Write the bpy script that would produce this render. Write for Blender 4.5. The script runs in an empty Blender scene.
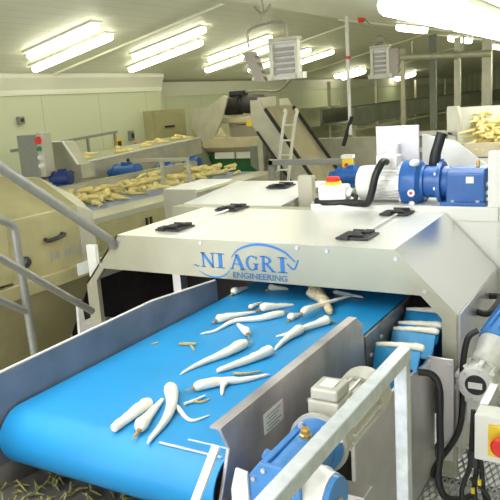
import bpy, bmesh, math, random
from mathutils import Vector, Matrix, Quaternion
random.seed(11)
sc = bpy.context.scene
COL = sc.collection
PI = math.pi

# ------------------------------------------------------------------ materials
def mat(name, col, rough=.5, metal=0.0, noise=0.0, nscale=20.0, stretch=(1,1,1), bump=0.0, emit=None, estr=0.0, trans=0.0, rnoise=0.0):
    m = bpy.data.materials.new(name); m.use_nodes = True
    nt = m.node_tree; b = nt.nodes['Principled BSDF']
    b.inputs['Base Color'].default_value = (*col, 1); b.inputs['Roughness'].default_value = rough
    b.inputs['Metallic'].default_value = metal
    if trans: b.inputs['Transmission Weight'].default_value = trans
    if emit:
        b.inputs['Emission Color'].default_value = (*emit, 1); b.inputs['Emission Strength'].default_value = estr
    if noise or bump or rnoise:
        tc = nt.nodes.new('ShaderNodeTexCoord'); mp = nt.nodes.new('ShaderNodeMapping')
        mp.inputs['Scale'].default_value = stretch
        n = nt.nodes.new('ShaderNodeTexNoise'); n.inputs['Scale'].default_value = nscale; n.inputs['Detail'].default_value = 5
        nt.links.new(tc.outputs['Object'], mp.inputs['Vector']); nt.links.new(mp.outputs['Vector'], n.inputs['Vector'])
        if noise:
            r = nt.nodes.new('ShaderNodeValToRGB')
            r.color_ramp.elements[0].position = .3; r.color_ramp.elements[1].position = .7
            r.color_ramp.elements[0].color = (*[c*(1-noise) for c in col], 1)
            r.color_ramp.elements[1].color = (*[min(1, c*(1+noise*.6)) for c in col], 1)
            nt.links.new(n.outputs['Fac'], r.inputs['Fac']); nt.links.new(r.outputs['Color'], b.inputs['Base Color'])
        if rnoise:
            mr = nt.nodes.new('ShaderNodeMapRange')
            mr.inputs['To Min'].default_value = max(.05, rough-rnoise); mr.inputs['To Max'].default_value = rough+rnoise
            nt.links.new(n.outputs['Fac'], mr.inputs['Value']); nt.links.new(mr.outputs['Result'], b.inputs['Roughness'])
        if bump:
            bp = nt.nodes.new('ShaderNodeBump'); bp.inputs['Strength'].default_value = bump; bp.inputs['Distance'].default_value = .01
            nt.links.new(n.outputs['Fac'], bp.inputs['Height']); nt.links.new(bp.outputs['Normal'], b.inputs['Normal'])
    return m

def ribbed(name, col, axis, scale, rough=.5, strength=.4, line=.12, amount=.12):
    """sheet cladding: fine joints every 1/scale metres along one axis"""
    m = mat(name, col, rough); nt = m.node_tree; b = nt.nodes['Principled BSDF']
    tc = nt.nodes.new('ShaderNodeTexCoord'); sx = nt.nodes.new('ShaderNodeSeparateXYZ')
    nt.links.new(tc.outputs['Object'], sx.inputs[0])
    mu = nt.nodes.new('ShaderNodeMath'); mu.operation = 'MULTIPLY'; mu.inputs[1].default_value = scale
    fr = nt.nodes.new('ShaderNodeMath'); fr.operation = 'FRACT'
    lt = nt.nodes.new('ShaderNodeMath'); lt.operation = 'LESS_THAN'; lt.inputs[1].default_value = line
    nt.links.new(sx.outputs[axis], mu.inputs[0]); nt.links.new(mu.outputs[0], fr.inputs[0]); nt.links.new(fr.outputs[0], lt.inputs[0])
    mx = nt.nodes.new('ShaderNodeMixRGB'); mx.inputs[1].default_value = (*col, 1); mx.inputs[2].default_value = (*[c*(1-amount) for c in col], 1)
    nt.links.new(lt.outputs[0], mx.inputs[0]); nt.links.new(mx.outputs[0], b.inputs['Base Color'])
    bp = nt.nodes.new('ShaderNodeBump'); bp.inputs['Strength'].default_value = strength; bp.inputs['Distance'].default_value = .01; bp.invert = True
    nt.links.new(lt.outputs[0], bp.inputs['Height']); nt.links.new(bp.outputs[0], b.inputs['Normal'])
    return m

M = dict(
 steel   = mat('stainless_steel', (.74,.71,.74), .36, .8, .10, 9, (1,1,1), 0, rnoise=.06),
 brushed = mat('brushed_steel', (.88,.88,.85), .34, .55, .06, 40, (1,14,1), 0, rnoise=.08),
 slope   = mat('bright_brushed_steel', (.80,.80,.79), .24, .9, .06, 30, (1,10,1), 0, rnoise=.08),
 fascia  = mat('satin_steel', (.50,.49,.39), .42, .55, .05, 8),
 dull    = mat('dull_steel', (.56,.54,.44), .46, .45, .12, 6),
 olive   = mat('yellow_lit_steel', (.42,.38,.20), .45, .35, .14, 5),  # stainless steel with the yellow lamplight mixed into its colour
 dirty   = mat('soiled_steel', (.33,.30,.29), .42, .55, .40, 9, (1,1,1), 0, rnoise=.08),
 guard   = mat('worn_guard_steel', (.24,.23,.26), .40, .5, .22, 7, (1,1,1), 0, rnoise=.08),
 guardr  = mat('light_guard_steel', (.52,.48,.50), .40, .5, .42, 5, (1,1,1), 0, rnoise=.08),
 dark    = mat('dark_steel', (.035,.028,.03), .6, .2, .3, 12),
 galv    = mat('galvanised_steel', (.66,.70,.76), .42, .45, .16, 35),
 rail    = mat('grey_painted_tube', (.28,.28,.255), .42, .3, .08, 30),
 white   = mat('white_sheet', (.80,.80,.77), .45),
 lav     = mat('pale_sheet', (.66,.64,.70), .5, .15, .05, 12),
 belt    = mat('blue_belt', (.012,.27,.62), .40, 0, .06, 6, (1,1,1), 0, rnoise=.08),
 flight  = mat('blue_flight', (.02,.20,.58), .4, 0, .12, 12),
 rearbelt= mat('wet_grey_blue_belt', (.20,.29,.55), .3, 0, .3, 10),
 blue    = mat('blue_enamel', (.020,.115,.40), .34, 0, .12, 14, (1,1,1), .1),
 lblue   = mat('light_blue_enamel', (.06,.24,.60), .36, 0, .14, 14, (1,1,1), .1),
 navy    = mat('navy_enamel', (.012,.035,.18), .4),
 alu     = mat('cast_aluminium', (.82,.81,.80), .42, .35, .10, 25),
 cream   = mat('cream_casting', (.52,.50,.45), .42, .1),
 black   = mat('black_rubber', (.012,.012,.014), .45),
 blackm  = mat('black_plastic', (.02,.02,.022), .5),
 brass   = mat('brass', (.80,.50,.16), .3, .9),
 yellow  = mat('yellow_plastic', (.85,.62,.03), .4),
 red     = mat('red_plastic', (.75,.03,.02), .35),
 greenp  = mat('green_plastic', (.02,.25,.09), .4),
 green   = mat('green_paint', (.015,.13,.04), .5, 0, .2, 6),
 parsnip = mat('parsnip_skin', (.92,.88,.78), .5, 0, .07, 30, (1,1,1), .25),
 crown   = mat('parsnip_crown', (.48,.30,.09), .7, 0, .3, 60, (1,1,1), .4),
 knob    = mat('hairy_parsnip_skin', (.66,.54,.36), .65, 0, .3, 60, (1,1,1), .6),
 yparsnip= mat('yellow_parsnip_skin', (.80,.67,.27), .55, 0, .14, 20),
 stalk   = mat('dry_stalk', (.55,.40,.14), .7, 0, .2, 40),
 leaf    = mat('leaf_trimmings', (.27,.25,.08), .7, 0, .4, 30),
 logo    = mat('logo_blue', (.035,.20,.55), .5),
 logo2   = mat('lettering_blue', (.08,.20,.38), .5),
 ghost   = mat('faded_lettering', (.30,.31,.30), .6),
 tan     = mat('tan_trough', (.62,.55,.38), .5, .15, .1, 6),
 concrete= mat('concrete', (.64,.62,.52), .5, 0, .25, 3, (1,1,1), .15),
 wall    = ribbed('wall_panels', (.58,.61,.43), 1, .85, .5, .3, .012, .25),
 wallf   = ribbed('far_cladding', (.62,.64,.50), 0, 4.0, .5, .5, .2, .3),
 ceil    = ribbed('ceiling_cladding', (.86,.86,.74), 0, 6.0, .5, .3, .10, .10),
 trim    = mat('trim_white', (.78,.77,.66), .45),
 purlin  = mat('pale_conduit', (.78,.76,.62), .5),
 tube    = mat('lit_tube', (1,1,1), .4, emit=(1.0,.985,.72), estr=6.6),
 tube2   = mat('lit_cool_tube', (1,1,1), .4, emit=(.97,.99,.97), estr=8),
 fixture = mat('light_housing', (.72,.70,.60), .5),
 bars    = mat('heater_bars', (.40,.36,.31), .4, .4),
 paper   = mat('white_label', (.80,.80,.80), .5),
 ink     = mat('label_ink', (.35,.36,.42), .6),
 band    = mat('dark_panel', (.22,.235,.19), .5, .2, .25, 2),
 cabinet = mat('olive_cabinet', (.36,.33,.17), .5, 0, .1, 4),
)

# ------------------------------------------------------------------ mesh building
OFF = {}
class MB:
    def __init__(s): s.bm = bmesh.new()
    def _hull(s, pts, faces):
        v = [s.bm.verts.new(p) for p in pts]
        for f in faces:
            try: s.bm.faces.new([v[i] for i in f])
            except ValueError: pass
        return s
    def box(s, x0, x1, y0, y1, z0, z1):
        p = [(x0,y0,z0),(x1,y0,z0),(x1,y1,z0),(x0,y1,z0),(x0,y0,z1),(x1,y0,z1),(x1,y1,z1),(x0,y1,z1)]
        return s._hull(p, [(3,2,1,0),(4,5,6,7),(0,1,5,4),(1,2,6,5),(2,3,7,6),(3,0,4,7)])
    def obox(s, c, d, rx=0, ry=0, rz=0):
        R = Matrix.Rotation(rz,3,'Z') @ Matrix.Rotation(ry,3,'Y') @ Matrix.Rotation(rx,3,'X')
        c = Vector(c); h = Vector(d)*.5
        p = [c + R @ Vector((sx*h.x, sy*h.y, sz*h.z)) for sz in (-1,1) for sx,sy in ((-1,-1),(1,-1),(1,1),(-1,1))]
        return s._hull(p, [(3,2,1,0),(4,5,6,7),(0,1,5,4),(1,2,6,5),(2,3,7,6),(3,0,4,7)])
    def bar(s, a, b, w, h=None, up=(0,0,1)):
        """square bar from a to b"""
        a = Vector(a); b = Vector(b); h = h or w; d = (b-a).normalized(); u = Vector(up)
        if abs(d.dot(u)) > .99: u = Vector((0,1,0))
        r = d.cross(u).normalized(); u = r.cross(d)
        p = [q + r*(sx*w/2) + u*(sz*h/2) for q in (a,b) for sx,sz in ((-1,-1),(1,-1),(1,1),(-1,1))]
        return s._hull(p, [(3,2,1,0),(4,5,6,7),(0,1,5,4),(1,2,6,5),(2,3,7,6),(3,0,4,7)])
    def prism(s, poly, plane, a, b):
        f = {'XZ': lambda u,v,t: (u,t,v), 'YZ': lambda u,v,t: (t,u,v), 'XY': lambda u,v,t: (u,v,t)}[plane]
        n = len(poly); p = [f(u,v,a) for u,v in poly] + [f(u,v,b) for u,v in poly]
        s._hull(p, [tuple(range(n))[::-1], tuple(range(n,2*n))] + [(i,(i+1)%n,(i+1)%n+n,i+n) for i in range(n)])
        return s
    def sheet(s, prof, x0, x1, t=.006):
        """bent sheet: a YZ polyline given thickness and extruded over x"""
        L = [Vector((0,y,z)) for y,z in prof]; nrm = []
        for i in range(len(L)):
            d = (L[min(i+1,len(L)-1)]-L[max(i-1,0)]).normalized(); nrm.append(Vector((0,-d.z,d.y)))
        o = [(p.y,p.z) for p in L] + [((p+n*t).y,(p+n*t).z) for p,n in list(zip(L,nrm))[::-1]]
        n = len(o); P = [(x0,y,z) for y,z in o] + [(x1,y,z) for y,z in o]; k = len(L)
        F = [(i,(i+1)%n,(i+1)%n+n,i+n) for i in range(n)]
        for e in (0,n): F += [(e+i,e+i+1,e+n-2-i,e+n-1-i) for i in range(k-1)]
        return s._hull(P, F)
    def quadplate(s, q, t):
        """a flat plate through four points with real thickness"""
        q = [Vector(p) for p in q]; n = (q[1]-q[0]).cross(q[-1]-q[0]).normalized()*t; k = len(q)
        return s._hull(q+[p-n for p in q], [tuple(range(k)), tuple(range(2*k-1,k-1,-1))] + [(i,i+k,(i+1)%k+k,(i+1)%k) for i in range(k)])
    def tube(s, pts, r, seg=10, caps=True):
        pts = [Vector(p) for p in pts]; n = len(pts)
        rr = r if isinstance(r,(list,tuple)) else [r]*n
        T = [(pts[min(i+1,n-1)]-pts[max(i-1,0)]).normalized() for i in range(n)]
        u = Vector((0,0,1)) if abs(T[0].z) < .9 else Vector((0,1,0))
        u = (u - T[0]*u.dot(T[0])).normalized(); rings = []
        for i in range(n):
            if i:
                u = (u - T[i]*u.dot(T[i])).normalized()
            w = T[i].cross(u)
            rings.append([s.bm.verts.new(pts[i] + (u*math.cos(2*PI*k/seg)+w*math.sin(2*PI*k/seg))*rr[i]) for k in range(seg)])
        for i in range(n-1):
            for k in range(seg):
                s.bm.faces.new((rings[i][k], rings[i][(k+1)%seg], rings[i+1][(k+1)%seg], rings[i+1][k]))
        if caps:
            s.bm.faces.new(rings[0][::-1]); s.bm.faces.new(rings[-1])
        return s
    def cyl(s, a, b, r0, r1=None, seg=20): return s.tube([a,b], [r0, r0 if r1 is None else r1], seg)
    def lathe(s, a, d, prof, seg=24):
        a = Vector(a); d = Vector(d).normalized()
        return s.tube_l([(a+d*t, r) for t,r in prof], d, seg)
    def tube_l(s, pr, d, seg):
        u = Vector((0,0,1)) if abs(d.z) < .9 else Vector((0,1,0)); u = (u-d*u.dot(d)).normalized(); w = d.cross(u); R = []
        for p,r in pr: R.append([s.bm.verts.new(p+(u*math.cos(2*PI*k/seg)+w*math.sin(2*PI*k/seg))*max(r,.0005)) for k in range(seg)])
        for i in range(len(R)-1):
            for k in range(seg): s.bm.faces.new((R[i][k],R[i][(k+1)%seg],R[i+1][(k+1)%seg],R[i+1][k]))
        s.bm.faces.new(R[0][::-1]); s.bm.faces.new(R[-1]); return s
    def ball(s, c, r, sq=(1,1,1), seg=12):
        Mx = Matrix.Translation(c) @ Matrix.Diagonal((*sq,1)); bmesh.ops.create_uvsphere(s.bm, u_segments=seg, v_segments=seg//2+2, radius=r, matrix=Mx); return s
    def build(s, name, material, parent=None, bevel=0, smooth=False):
        o_w = OFF.get(parent.name, Vector((0,0,0))) if parent else Vector((0,0,0))
        bmesh.ops.recalc_face_normals(s.bm, faces=s.bm.faces)
        if o_w.length: bmesh.ops.translate(s.bm, verts=s.bm.verts, vec=-o_w)
        me = bpy.data.meshes.new(name); s.bm.to_mesh(me); s.bm.free()
        me.materials.append(M[material] if isinstance(material,str) else material)
        ob = bpy.data.objects.new(name, me); COL.objects.link(ob)
        if parent: ob.parent = parent
        OFF[ob.name] = o_w.copy()
        if smooth:
            for p in me.polygons: p.use_smooth = True
            try: me.set_sharp_from_angle(angle=math.radians(38))
            except Exception: pass
        if bevel:
            b = ob.modifiers.new('bevel','BEVEL'); b.width = bevel; b.segments = 2; b.limit_method = 'ANGLE'; b.angle_limit = math.radians(40)
        return ob
def tag(o, label, cat, group=None, kind=None):
    if label: o['label'] = label
    if cat: o['category'] = cat
    if group: o['group'] = group
    if kind: o['kind'] = kind
    return o
def thing(name, label, cat, loc, group=None):
    o = bpy.data.objects.new(name, None); COL.objects.link(o); o.location = loc; o.empty_display_size = .1
    OFF[o.name] = Vector(loc); return tag(o, label, cat, group)
def struct(o): o['kind'] = 'structure'; return o
def spline(P, n=6):
    P = [Vector(p) for p in P]; out = []
    for i in range(len(P)-1):
        a,b,c,d = P[max(i-1,0)],P[i],P[i+1],P[min(i+2,len(P)-1)]
        for k in range(n):
            t = k/n
            out.append(.5*((2*b)+(c-a)*t+(2*a-5*b+4*c-d)*t*t+(3*b-a-3*c+d)*t**3))
    return out+[P[-1]]
def bolt(parent, p, d, r=.009, h=.007, m='steel'):
    return MB().cyl(p, Vector(p)+Vector(d).normalized()*h, r, r*.9, 8).build('bolt', m, parent)

# ------------------------------------------------------------------ camera
cam = bpy.data.objects.new('camera', bpy.data.cameras.new('camera')); COL.objects.link(cam)
CY, CP, CR = 0.539, 0.215, -0.067
fwd = Vector((-math.sin(CY)*math.cos(CP), math.cos(CY)*math.cos(CP), -math.sin(CP)))
rg = Vector((math.cos(CY), math.sin(CY), 0)); up = rg.cross(fwd)
r2 = rg*math.cos(CR)+up*math.sin(CR); u2 = -rg*math.sin(CR)+up*math.cos(CR)
cam.matrix_world = Matrix.Translation((0,0,2.55)) @ Matrix((r2,u2,-fwd)).transposed().to_4x4()
cam.data.sensor_width = 36; cam.data.lens = 680/500*36; cam.data.clip_start = .05; cam.data.clip_end = 200
sc.camera = cam

# ------------------------------------------------------------------ the building
XL, XR, XE = -7.5, -4.4, 2.4                       # left eave, ridge, right eave
def zc(x): return 3.105+.203*(x-XL) if x <= XR else 3.734-.203*(x-XR)
Y0, Y1 = -3.0, 34.0
struct(MB().box(-9.5, XE, Y0, Y1, -.2, 0).build('floor', 'concrete'))
struct(MB().prism([(XL-1.2,zc(XL-1.2)),(XR,zc(XR)),(XE,zc(XE)),(XE,zc(XE)+.15),(XR,zc(XR)+.15),(XL-1.2,zc(XL-1.2)+.15)], 'XZ', Y0, Y1).build('ceiling','ceil'))
struct(MB().box(XL-.15, XL, Y0, 9.85, 0, 3.1).build('wall_left','wall'))
struct(MB().box(XL-.62, XL-.47, 9.85, Y1, 0, 3.0).build('wall_left_rear','wall'))
struct(MB().box(XL-.62, XL-.151, 9.75, 9.849, 0, 3.0).build('wall_left_return','wall'))
struct(MB().box(-9.5, XE, Y1, Y1+.15, 0, 3.7).build('wall_far','wallf'))
struct(MB().box(XE, XE+.15, Y0, Y1, 0, zc(XE)+.1).build('wall_right','wall'))
struct(MB().prism([(XL,3.105),(XL,2.83),(XL+.03,2.83),(XL+.03,2.9),(XL+.10,3.06),(XL+.10,3.12)], 'XZ', Y0, 9.85).build('trim_1','trim'))
struct(MB().prism([(XL-.47,2.98),(XL-.47,2.74),(XL-.44,2.74),(XL-.36,3.0)], 'XZ', 9.85, Y1).build('trim_2','trim'))
for i,(y,x1) in enumerate(((7.3,-4.5),(11.3,-4.5),(15.4,-4.5),(20,-4.5))):      # sheet joints running up the roof slope
    struct(MB().bar((XL+.02,y,zc(XL+.02)-.012),(x1,y,zc(x1)-.012),.05,.03).build('trim_%d'%(i+3),'purlin'))
for i,y in enumerate((10.6,14.5)):
    struct(MB().bar((XR,y,zc(XR)-.012),(XE-.05,y,zc(XE-.05)-.012),.05,.03).build('trim_%d'%(i+7),'purlin'))

def light(xa, xb, y, label, group='ceiling lights', cool=False, w=.105, drop=.055):
    za, zb = zc(xa), zc(xb); cx = (xa+xb)/2
    t = thing('ceiling_light', label, 'light', (cx,y,zc(cx)-drop), group)
    n = Vector((-(zb-za),0,xb-xa)).normalized()
    a = Vector((xa,y,za)); b = Vector((xb,y,zb)); d = (b-a).normalized()
    MB().bar(a-n*(drop*.2), b-n*(drop*.2), w*1.7, drop*.5, up=n).build('housing','fixture',t, bevel=.006)
    p0, p1 = a-n*drop*1.05, b-n*drop*1.05
    MB().tube([p0-d*0, p0+d*.04, p1-d*.04, p1], [w*.30,w*.42,w*.42,w*.30], 12).build('diffuser','tube2' if cool else 'tube',t, smooth=True)
    for q in (a+d*.35, b-d*.35): MB().bar(q-n*drop*.3, q-n*drop*.9, .03, .03).build('bracket','fixture',t)
    return t
GL = 'twin fluorescent lights on the left roof slope'
for y,lab in ((6.02,'upper fluorescent light of the leftmost pair on the sloping ceiling'),(6.58,'lower fluorescent light of the leftmost pair on the sloping ceiling'),
              (7.90,'upper fluorescent light of the second pair from the left'),(8.52,'lower fluorescent light of the second pair from the left'),
              (9.85,'upper fluorescent light of the pair behind the edge-on heater'),(10.65,'lower fluorescent light of the pair behind the edge-on heater'),
              (12.2,'fluorescent light just behind the slatted hanging heater'),(13.3,'smaller lower fluorescent light seen past the slatted heater')):
    x = {6.02:(-6.52,-5.38),7.90:(-6.45,-5.2),9.85:(-6.45,-5.25)}.get(y,(-7.06,-5.68))
    light(x[0], x[1], y, lab, GL)
light(-7.5,-6.75, 17.6, 'upper short light fitting beside the white hanging pole', 'short lights down the building', w=.16)
light(-7.6,-6.9, 18.3, 'lower short light fitting beside the white hanging pole', 'short lights down the building', w=.2)
light(-7.8,-7.1, 23.6, 'tiny distant light below the right hanging heater', 'short lights down the building', w=.26)
GR = 'lights on the right roof slope'
def row_light(x, ya, yb, label):
    z = zc(x); t = thing('ceiling_light', label, 'light', (x,(ya+yb)/2,z-.1), GR)
    MB().box(x-.06,x+.06,ya,yb,z-.05,z+.03).build('housing','fixture',t)
    MB().tube([(x,ya,z-.10),(x,ya+.05,z-.10),(x,yb-.05,z-.10),(x,yb,z-.10)],[.04,.055,.055,.04],12).build('diffuser','tube2',t,smooth=True)
    for q in (ya+.3,yb-.3): MB().box(x-.02,x+.02,q-.02,q+.02,z-.09,z).build('bracket','fixture',t)
for k,(ya,yb) in enumerate(((3.55,4.9),(5.05,6.5),(6.65,8.1))):
    for j,x in enumerate((-1.22,-.92)):
        row_light(x,ya,yb,['nearest','middle','farthest'][k]+' '+['left','right'][j]+' hand lamp of the blown-out double row at the top right corner')
for y,lab in ((11.0,'first'),(13.0,'second'),(15.5,'third'),(18.0,'fourth'),(21.0,'fifth'),(24.0,'sixth'),(27.0,'seventh'),(30.5,'eighth')):  # out-of-view lamps added to light the far end of the hall
    light(-1.5,0.0,y,lab+' unseen lamp added on the right slope to brighten the rear hall','added rear lamps of the right slope',w=.2)
light(-3.12,-2.70, 9.6, 'short light nearest below the blown-out top right light', 'short lights on the right slope', w=.12)
light(-3.50,-3.05, 13.9, 'middle one of three short lights at upper right', 'short lights on the right slope', w=.15)
light(-3.75,-3.25, 18.8, 'farthest of three short lights at the right edge', 'short lights on the right slope', w=.18)
for y in (-1.6,-.7,.2,1.1,2.0): # unseen lamps added overhead to brighten the front conveyor
    light(-2.9,-1.2, y, 'unseen fluorescent light added over the front conveyor', 'added overhead lights', True, .2)

# ------------------------------------------------------------------ polisher with the lettered hood
FY, BY = 2.75, 3.60
hd = thing('polisher_hood', 'big stainless steel machine hood with blue lettering over the blue conveyor', 'machine', (-1.6,3.2,0))
out = [(-2.48,1.89),(-.927,1.89),(-.665,1.623),(-.665,.87),(-.725,.87),(-.725,1.60),(-.815,1.695),(-2.60,1.695),(-2.665,1.62),(-2.665,1.30),(-2.745,1.30),(-2.745,1.60)]
def fascia_mesh():
    mb = MB(); bm = mb.bm
    segs = [[(-2.48,1.89),(-.927,1.89),(-.815,1.695),(-2.60,1.695)], [(-.927,1.89),(-.665,1.623),(-.725,1.60),(-.815,1.695)],
            [(-.665,1.623),(-.665,.87),(-.725,.87),(-.725,1.60)], [(-2.60,1.695),(-2.745,1.60),(-2.48,1.89)][::-1], [(-2.60,1.695),(-2.665,1.62),(-2.745,1.60)], [(-2.665,1.62),(-2.665,1.30),(-2.745,1.30),(-2.745,1.60)]]
    V = {}
    def v(p,y):
        k = (p,y)
        if k not in V: V[k] = bm.verts.new((p[0],y,p[1]))
        return V[k]
    for q in segs:
        for y in (FY, FY+.03): bm.faces.new([v(p,y) for p in q])
    n = len(out)
    for i in range(n): bm.faces.new((v(out[i],FY),v(out[(i+1)%n],FY),v(out[(i+1)%n],FY+.03),v(out[i],FY+.03)))
    return mb
fascia = fascia_mesh().build('fascia','fascia',hd)
MB().quadplate([(-2.48,FY,1.89),(-.927,FY,1.89),(-.927,BY,1.90),(-2.48,BY,1.90)], .012).build('lid','brushed',hd)
MB().quadplate([(-.927,FY,1.89),(-.660,FY,1.623),(-.660,BY,1.623),(-.927,BY,1.90)], .010).build('sloping_side','slope',hd)
MB().quadplate([(-2.745,FY,1.60),(-2.48,FY,1.89),(-2.48,BY,1.90),(-2.745,BY,1.60)], .010).build('sloping_side','brushed',hd)
sp = MB().box(-.668,-.655,FY+.03,BY,.95,1.62).build('side_panel','steel',hd)
hn = MB().tube(spline([(-.655,3.10,1.53),(-.60,3.11,1.53),(-.60,3.36,1.53),(-.655,3.37,1.53)],5), .016, 8).build('handle','blackm',sp, smooth=True); hn['label'] = 'black bow handle'
MB().box(-2.755,-2.742,FY+.03,BY,.9,1.60).build('side_panel','steel',hd)
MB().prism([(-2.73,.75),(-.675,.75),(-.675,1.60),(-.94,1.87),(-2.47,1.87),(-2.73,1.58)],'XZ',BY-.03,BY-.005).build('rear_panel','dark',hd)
MB().box(-2.74,-2.73,FY+.04,BY-.03,.8,1.6).build('inner_panel','dark',hd)  # darkness inside the hood is put into this and the rear panel's colour
for x,z in ((-2.47,1.86),(-2.62,1.72),(-1.93,1.872),(-1.39,1.873),(-1.24,1.868),(-.92,1.85),(-.795,1.715)): bolt(fascia,(x,FY,z),(0,-1,0),.011,.006)
MB().box(-2.80,-2.63,FY-.03,FY+.10,1.27,1.37).build('foot_bracket','steel',hd,bevel=.006)
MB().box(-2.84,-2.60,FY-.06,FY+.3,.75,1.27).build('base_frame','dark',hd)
# lid catches: two pairs joined by thin rods, each catch two leaves with slots
def catch(x,y,z,parent):
    mb = MB()
    for dx in (-.045,.0,.045): mb.obox((x+dx*.75,y+dx*1.3,z+.012),(.042,.062,.022),rz=.0)
    mb.obox((x,y,z+.006),(.16,.16,.010))
    for dy in (-.05,.05): mb.cyl((x-.04,y+dy,z+.02),(x+.05,y+dy,z+.02),.008,seg=8)
    return mb.build('lid_catch','blackm',parent,bevel=.003)
for x in (-2.24,-1.175):
    for y in (2.96,3.56): catch(x,y,1.892 if y<3 else 1.90,hd)
    MB().cyl((x+.02,3.04,1.905),(x+.02,3.48,1.91),.006,seg=8).build('hinge_rod','alu',hd)

# blue lettering on the fascia : serif capitals drawn stroke by stroke
LY = FY-.0025
def strokes(mb, S, ox, oz, w, h, dz=0):
    for q in S:
        mb.prism([(ox+u*w, oz+v*h+u*dz) for u,v in q], 'XZ', LY, FY)
def st(a,b,t): # stroke of horizontal thickness t from a to b
    return [(a[0]-t/2,a[1]),(a[0]+t/2,a[1]),(b[0]+t/2,b[1]),(b[0]-t/2,b[1])]
def serif(x,y,wd=.34): return [(x-wd/2,y-.03),(x+wd/2,y-.03),(x+wd/2,y+.03),(x-wd/2,y+.03)]
def arcq(cx,cy,rx,ry,a0,a1,ti,n=12):
    out=[]
    for i in range(n):
        t0=a0+(a1-a0)*i/n; t1=a0+(a1-a0)*(i+1)/n
        out.append([(cx+rx*math.cos(t0),cy+ry*math.sin(t0)),(cx+rx*math.cos(t1),cy+ry*math.sin(t1)),(cx+(rx-ti[0])*math.cos(t1),cy+(ry-ti[1])*math.sin(t1)),(cx+(rx-ti[0])*math.cos(t0),cy+(ry-ti[1])*math.sin(t0))])
    return out
GLY = {
 'N': [st((.15,0),(.15,1),.10), st((.85,0),(.85,1),.10), st((.88,0),(.12,1),.22), serif(.15,.03), serif(.12,.97,.3), serif(.85,.97)],
 'I': [st((.5,0),(.5,1),.42), serif(.5,.03,1.0), serif(.5,.97,1.0)],
 'A': [st((.12,0),(.5,1),.10), st((.86,0),(.5,1),.22), [(.28,.33),(.72,.33),(.72,.40),(.28,.40)], serif(.12,.03,.3), serif(.86,.03,.34)],
 'G': arcq(.5,.5,.48,.5,math.radians(50),math.radians(320),(.2,.08),16)+[st((.82,.08),(.82,.46),.2), serif(.80,.46,.42), st((.84,.72),(.84,.94),.07)],
 'R': [st((.2,0),(.2,1),.2), serif(.2,.03,.4), serif(.12,.97,.3)]+arcq(.3,.74,.5,.26,-PI/2,PI/2,(.2,.09),10)+[[(.2,.94),(.34,.94),(.34,1),(.2,1)],[(.2,.48),(.34,.48),(.34,.56),(.2,.56)], st((.92,0),(.42,.52),.22), serif(.95,.03,.24)],
}
mb = MB(); H_ = .076
for ch,x0,x1 in (('N',-1.935,-1.853),('I',-1.845,-1.795),('A',-1.765,-1.680),('G',-1.675,-1.602),('R',-1.590,-1.515),('I',-1.497,-1.447)):
    strokes(mb, GLY[ch], x0, 1.748, x1-x0, H_)
def ribbon(mb, pts, ws):
    P = spline([(x,0,z) for x,z in pts], 8); n = len(P)
    def wd(i):
        t = i/(n-1)*(len(ws)-1); k = min(int(t),len(ws)-2); return ws[k]+(ws[k+1]-ws[k])*(t-k)
    L = []
    for i,p in enumerate(P):
        d = (P[min(i+1,n-1)]-P[max(i-1,0)]).normalized(); nn = Vector((-d.z,0,d.x)); L.append((p+nn*wd(i)/2, p-nn*wd(i)/2))
    for i in range(n-1):
        (a,b),(c,e) = L[i],L[i+1]; mb.prism([(a.x,a.z),(c.x,c.z),(e.x,e.z),(b.x,b.z)],'XZ',LY,FY)
ribbon(mb, [(-1.755,1.806),(-1.715,1.846),(-1.65,1.872),(-1.585,1.880),(-1.52,1.872),(-1.455,1.848),(-1.405,1.806)], [.002,.009,.012,.012,.012,.010,.006])
ribbon(mb, [(-1.448,1.795),(-1.412,1.770),(-1.388,1.815)], [.007,.008,.007])
ribbon(mb, [(-1.955,1.728),(-1.90,1.704),(-1.84,1.700),(-1.795,1.716),(-1.768,1.742)], [.001,.006,.009,.008,.002])
ribbon(mb, [(-1.985,1.752),(-1.972,1.757),(-1.960,1.750),(-1.948,1.754)], [.004,.006,.006,.004])
lg = mb.build('logo_lettering','logo',fascia); lg['label'] = 'blue serif lettering NI AGRI with swooshes'
def text_mesh(s, size, width, name, material, parent, origin, ax, az, bold=0.0):
    cu = bpy.data.curves.new(name,'FONT'); cu.body = s; cu.size = size; cu.extrude = .001; cu.offset = bold; cu.align_x = 'CENTER'
    tmp = bpy.data.objects.new(name,cu); COL.objects.link(tmp); bpy.context.view_layer.update()
    dg = bpy.context.evaluated_depsgraph_get(); me = bpy.data.meshes.new_from_object(tmp.evaluated_get(dg))
    COL.objects.unlink(tmp); bpy.data.objects.remove(tmp); bpy.data.curves.remove(cu)
    xs = [v.co.x for v in me.vertices]; k = width/(max(xs)-min(xs)); ax=Vector(ax); az=Vector(az); nn = ax.cross(az)
    o = Vector(origin)-OFF.get(parent.name,Vector((0,0,0)))
    for v in me.vertices: v.co = o + ax*(v.co.x*k) + az*v.co.y + nn*v.co.z
    me.materials.clear(); me.materials.append(M[material])
    ob = bpy.data.objects.new(name,me); COL.objects.link(ob); ob.parent = parent; OFF[ob.name] = OFF[parent.name].copy(); return ob
tx = text_mesh('ENGINEERING', .040, .300, 'small_lettering','logo2',fascia,(-1.600,LY,1.707),(1,0,0),(0,0,1),.0006)
tx['label'] = 'small capitals ENGINEERING'

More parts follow.
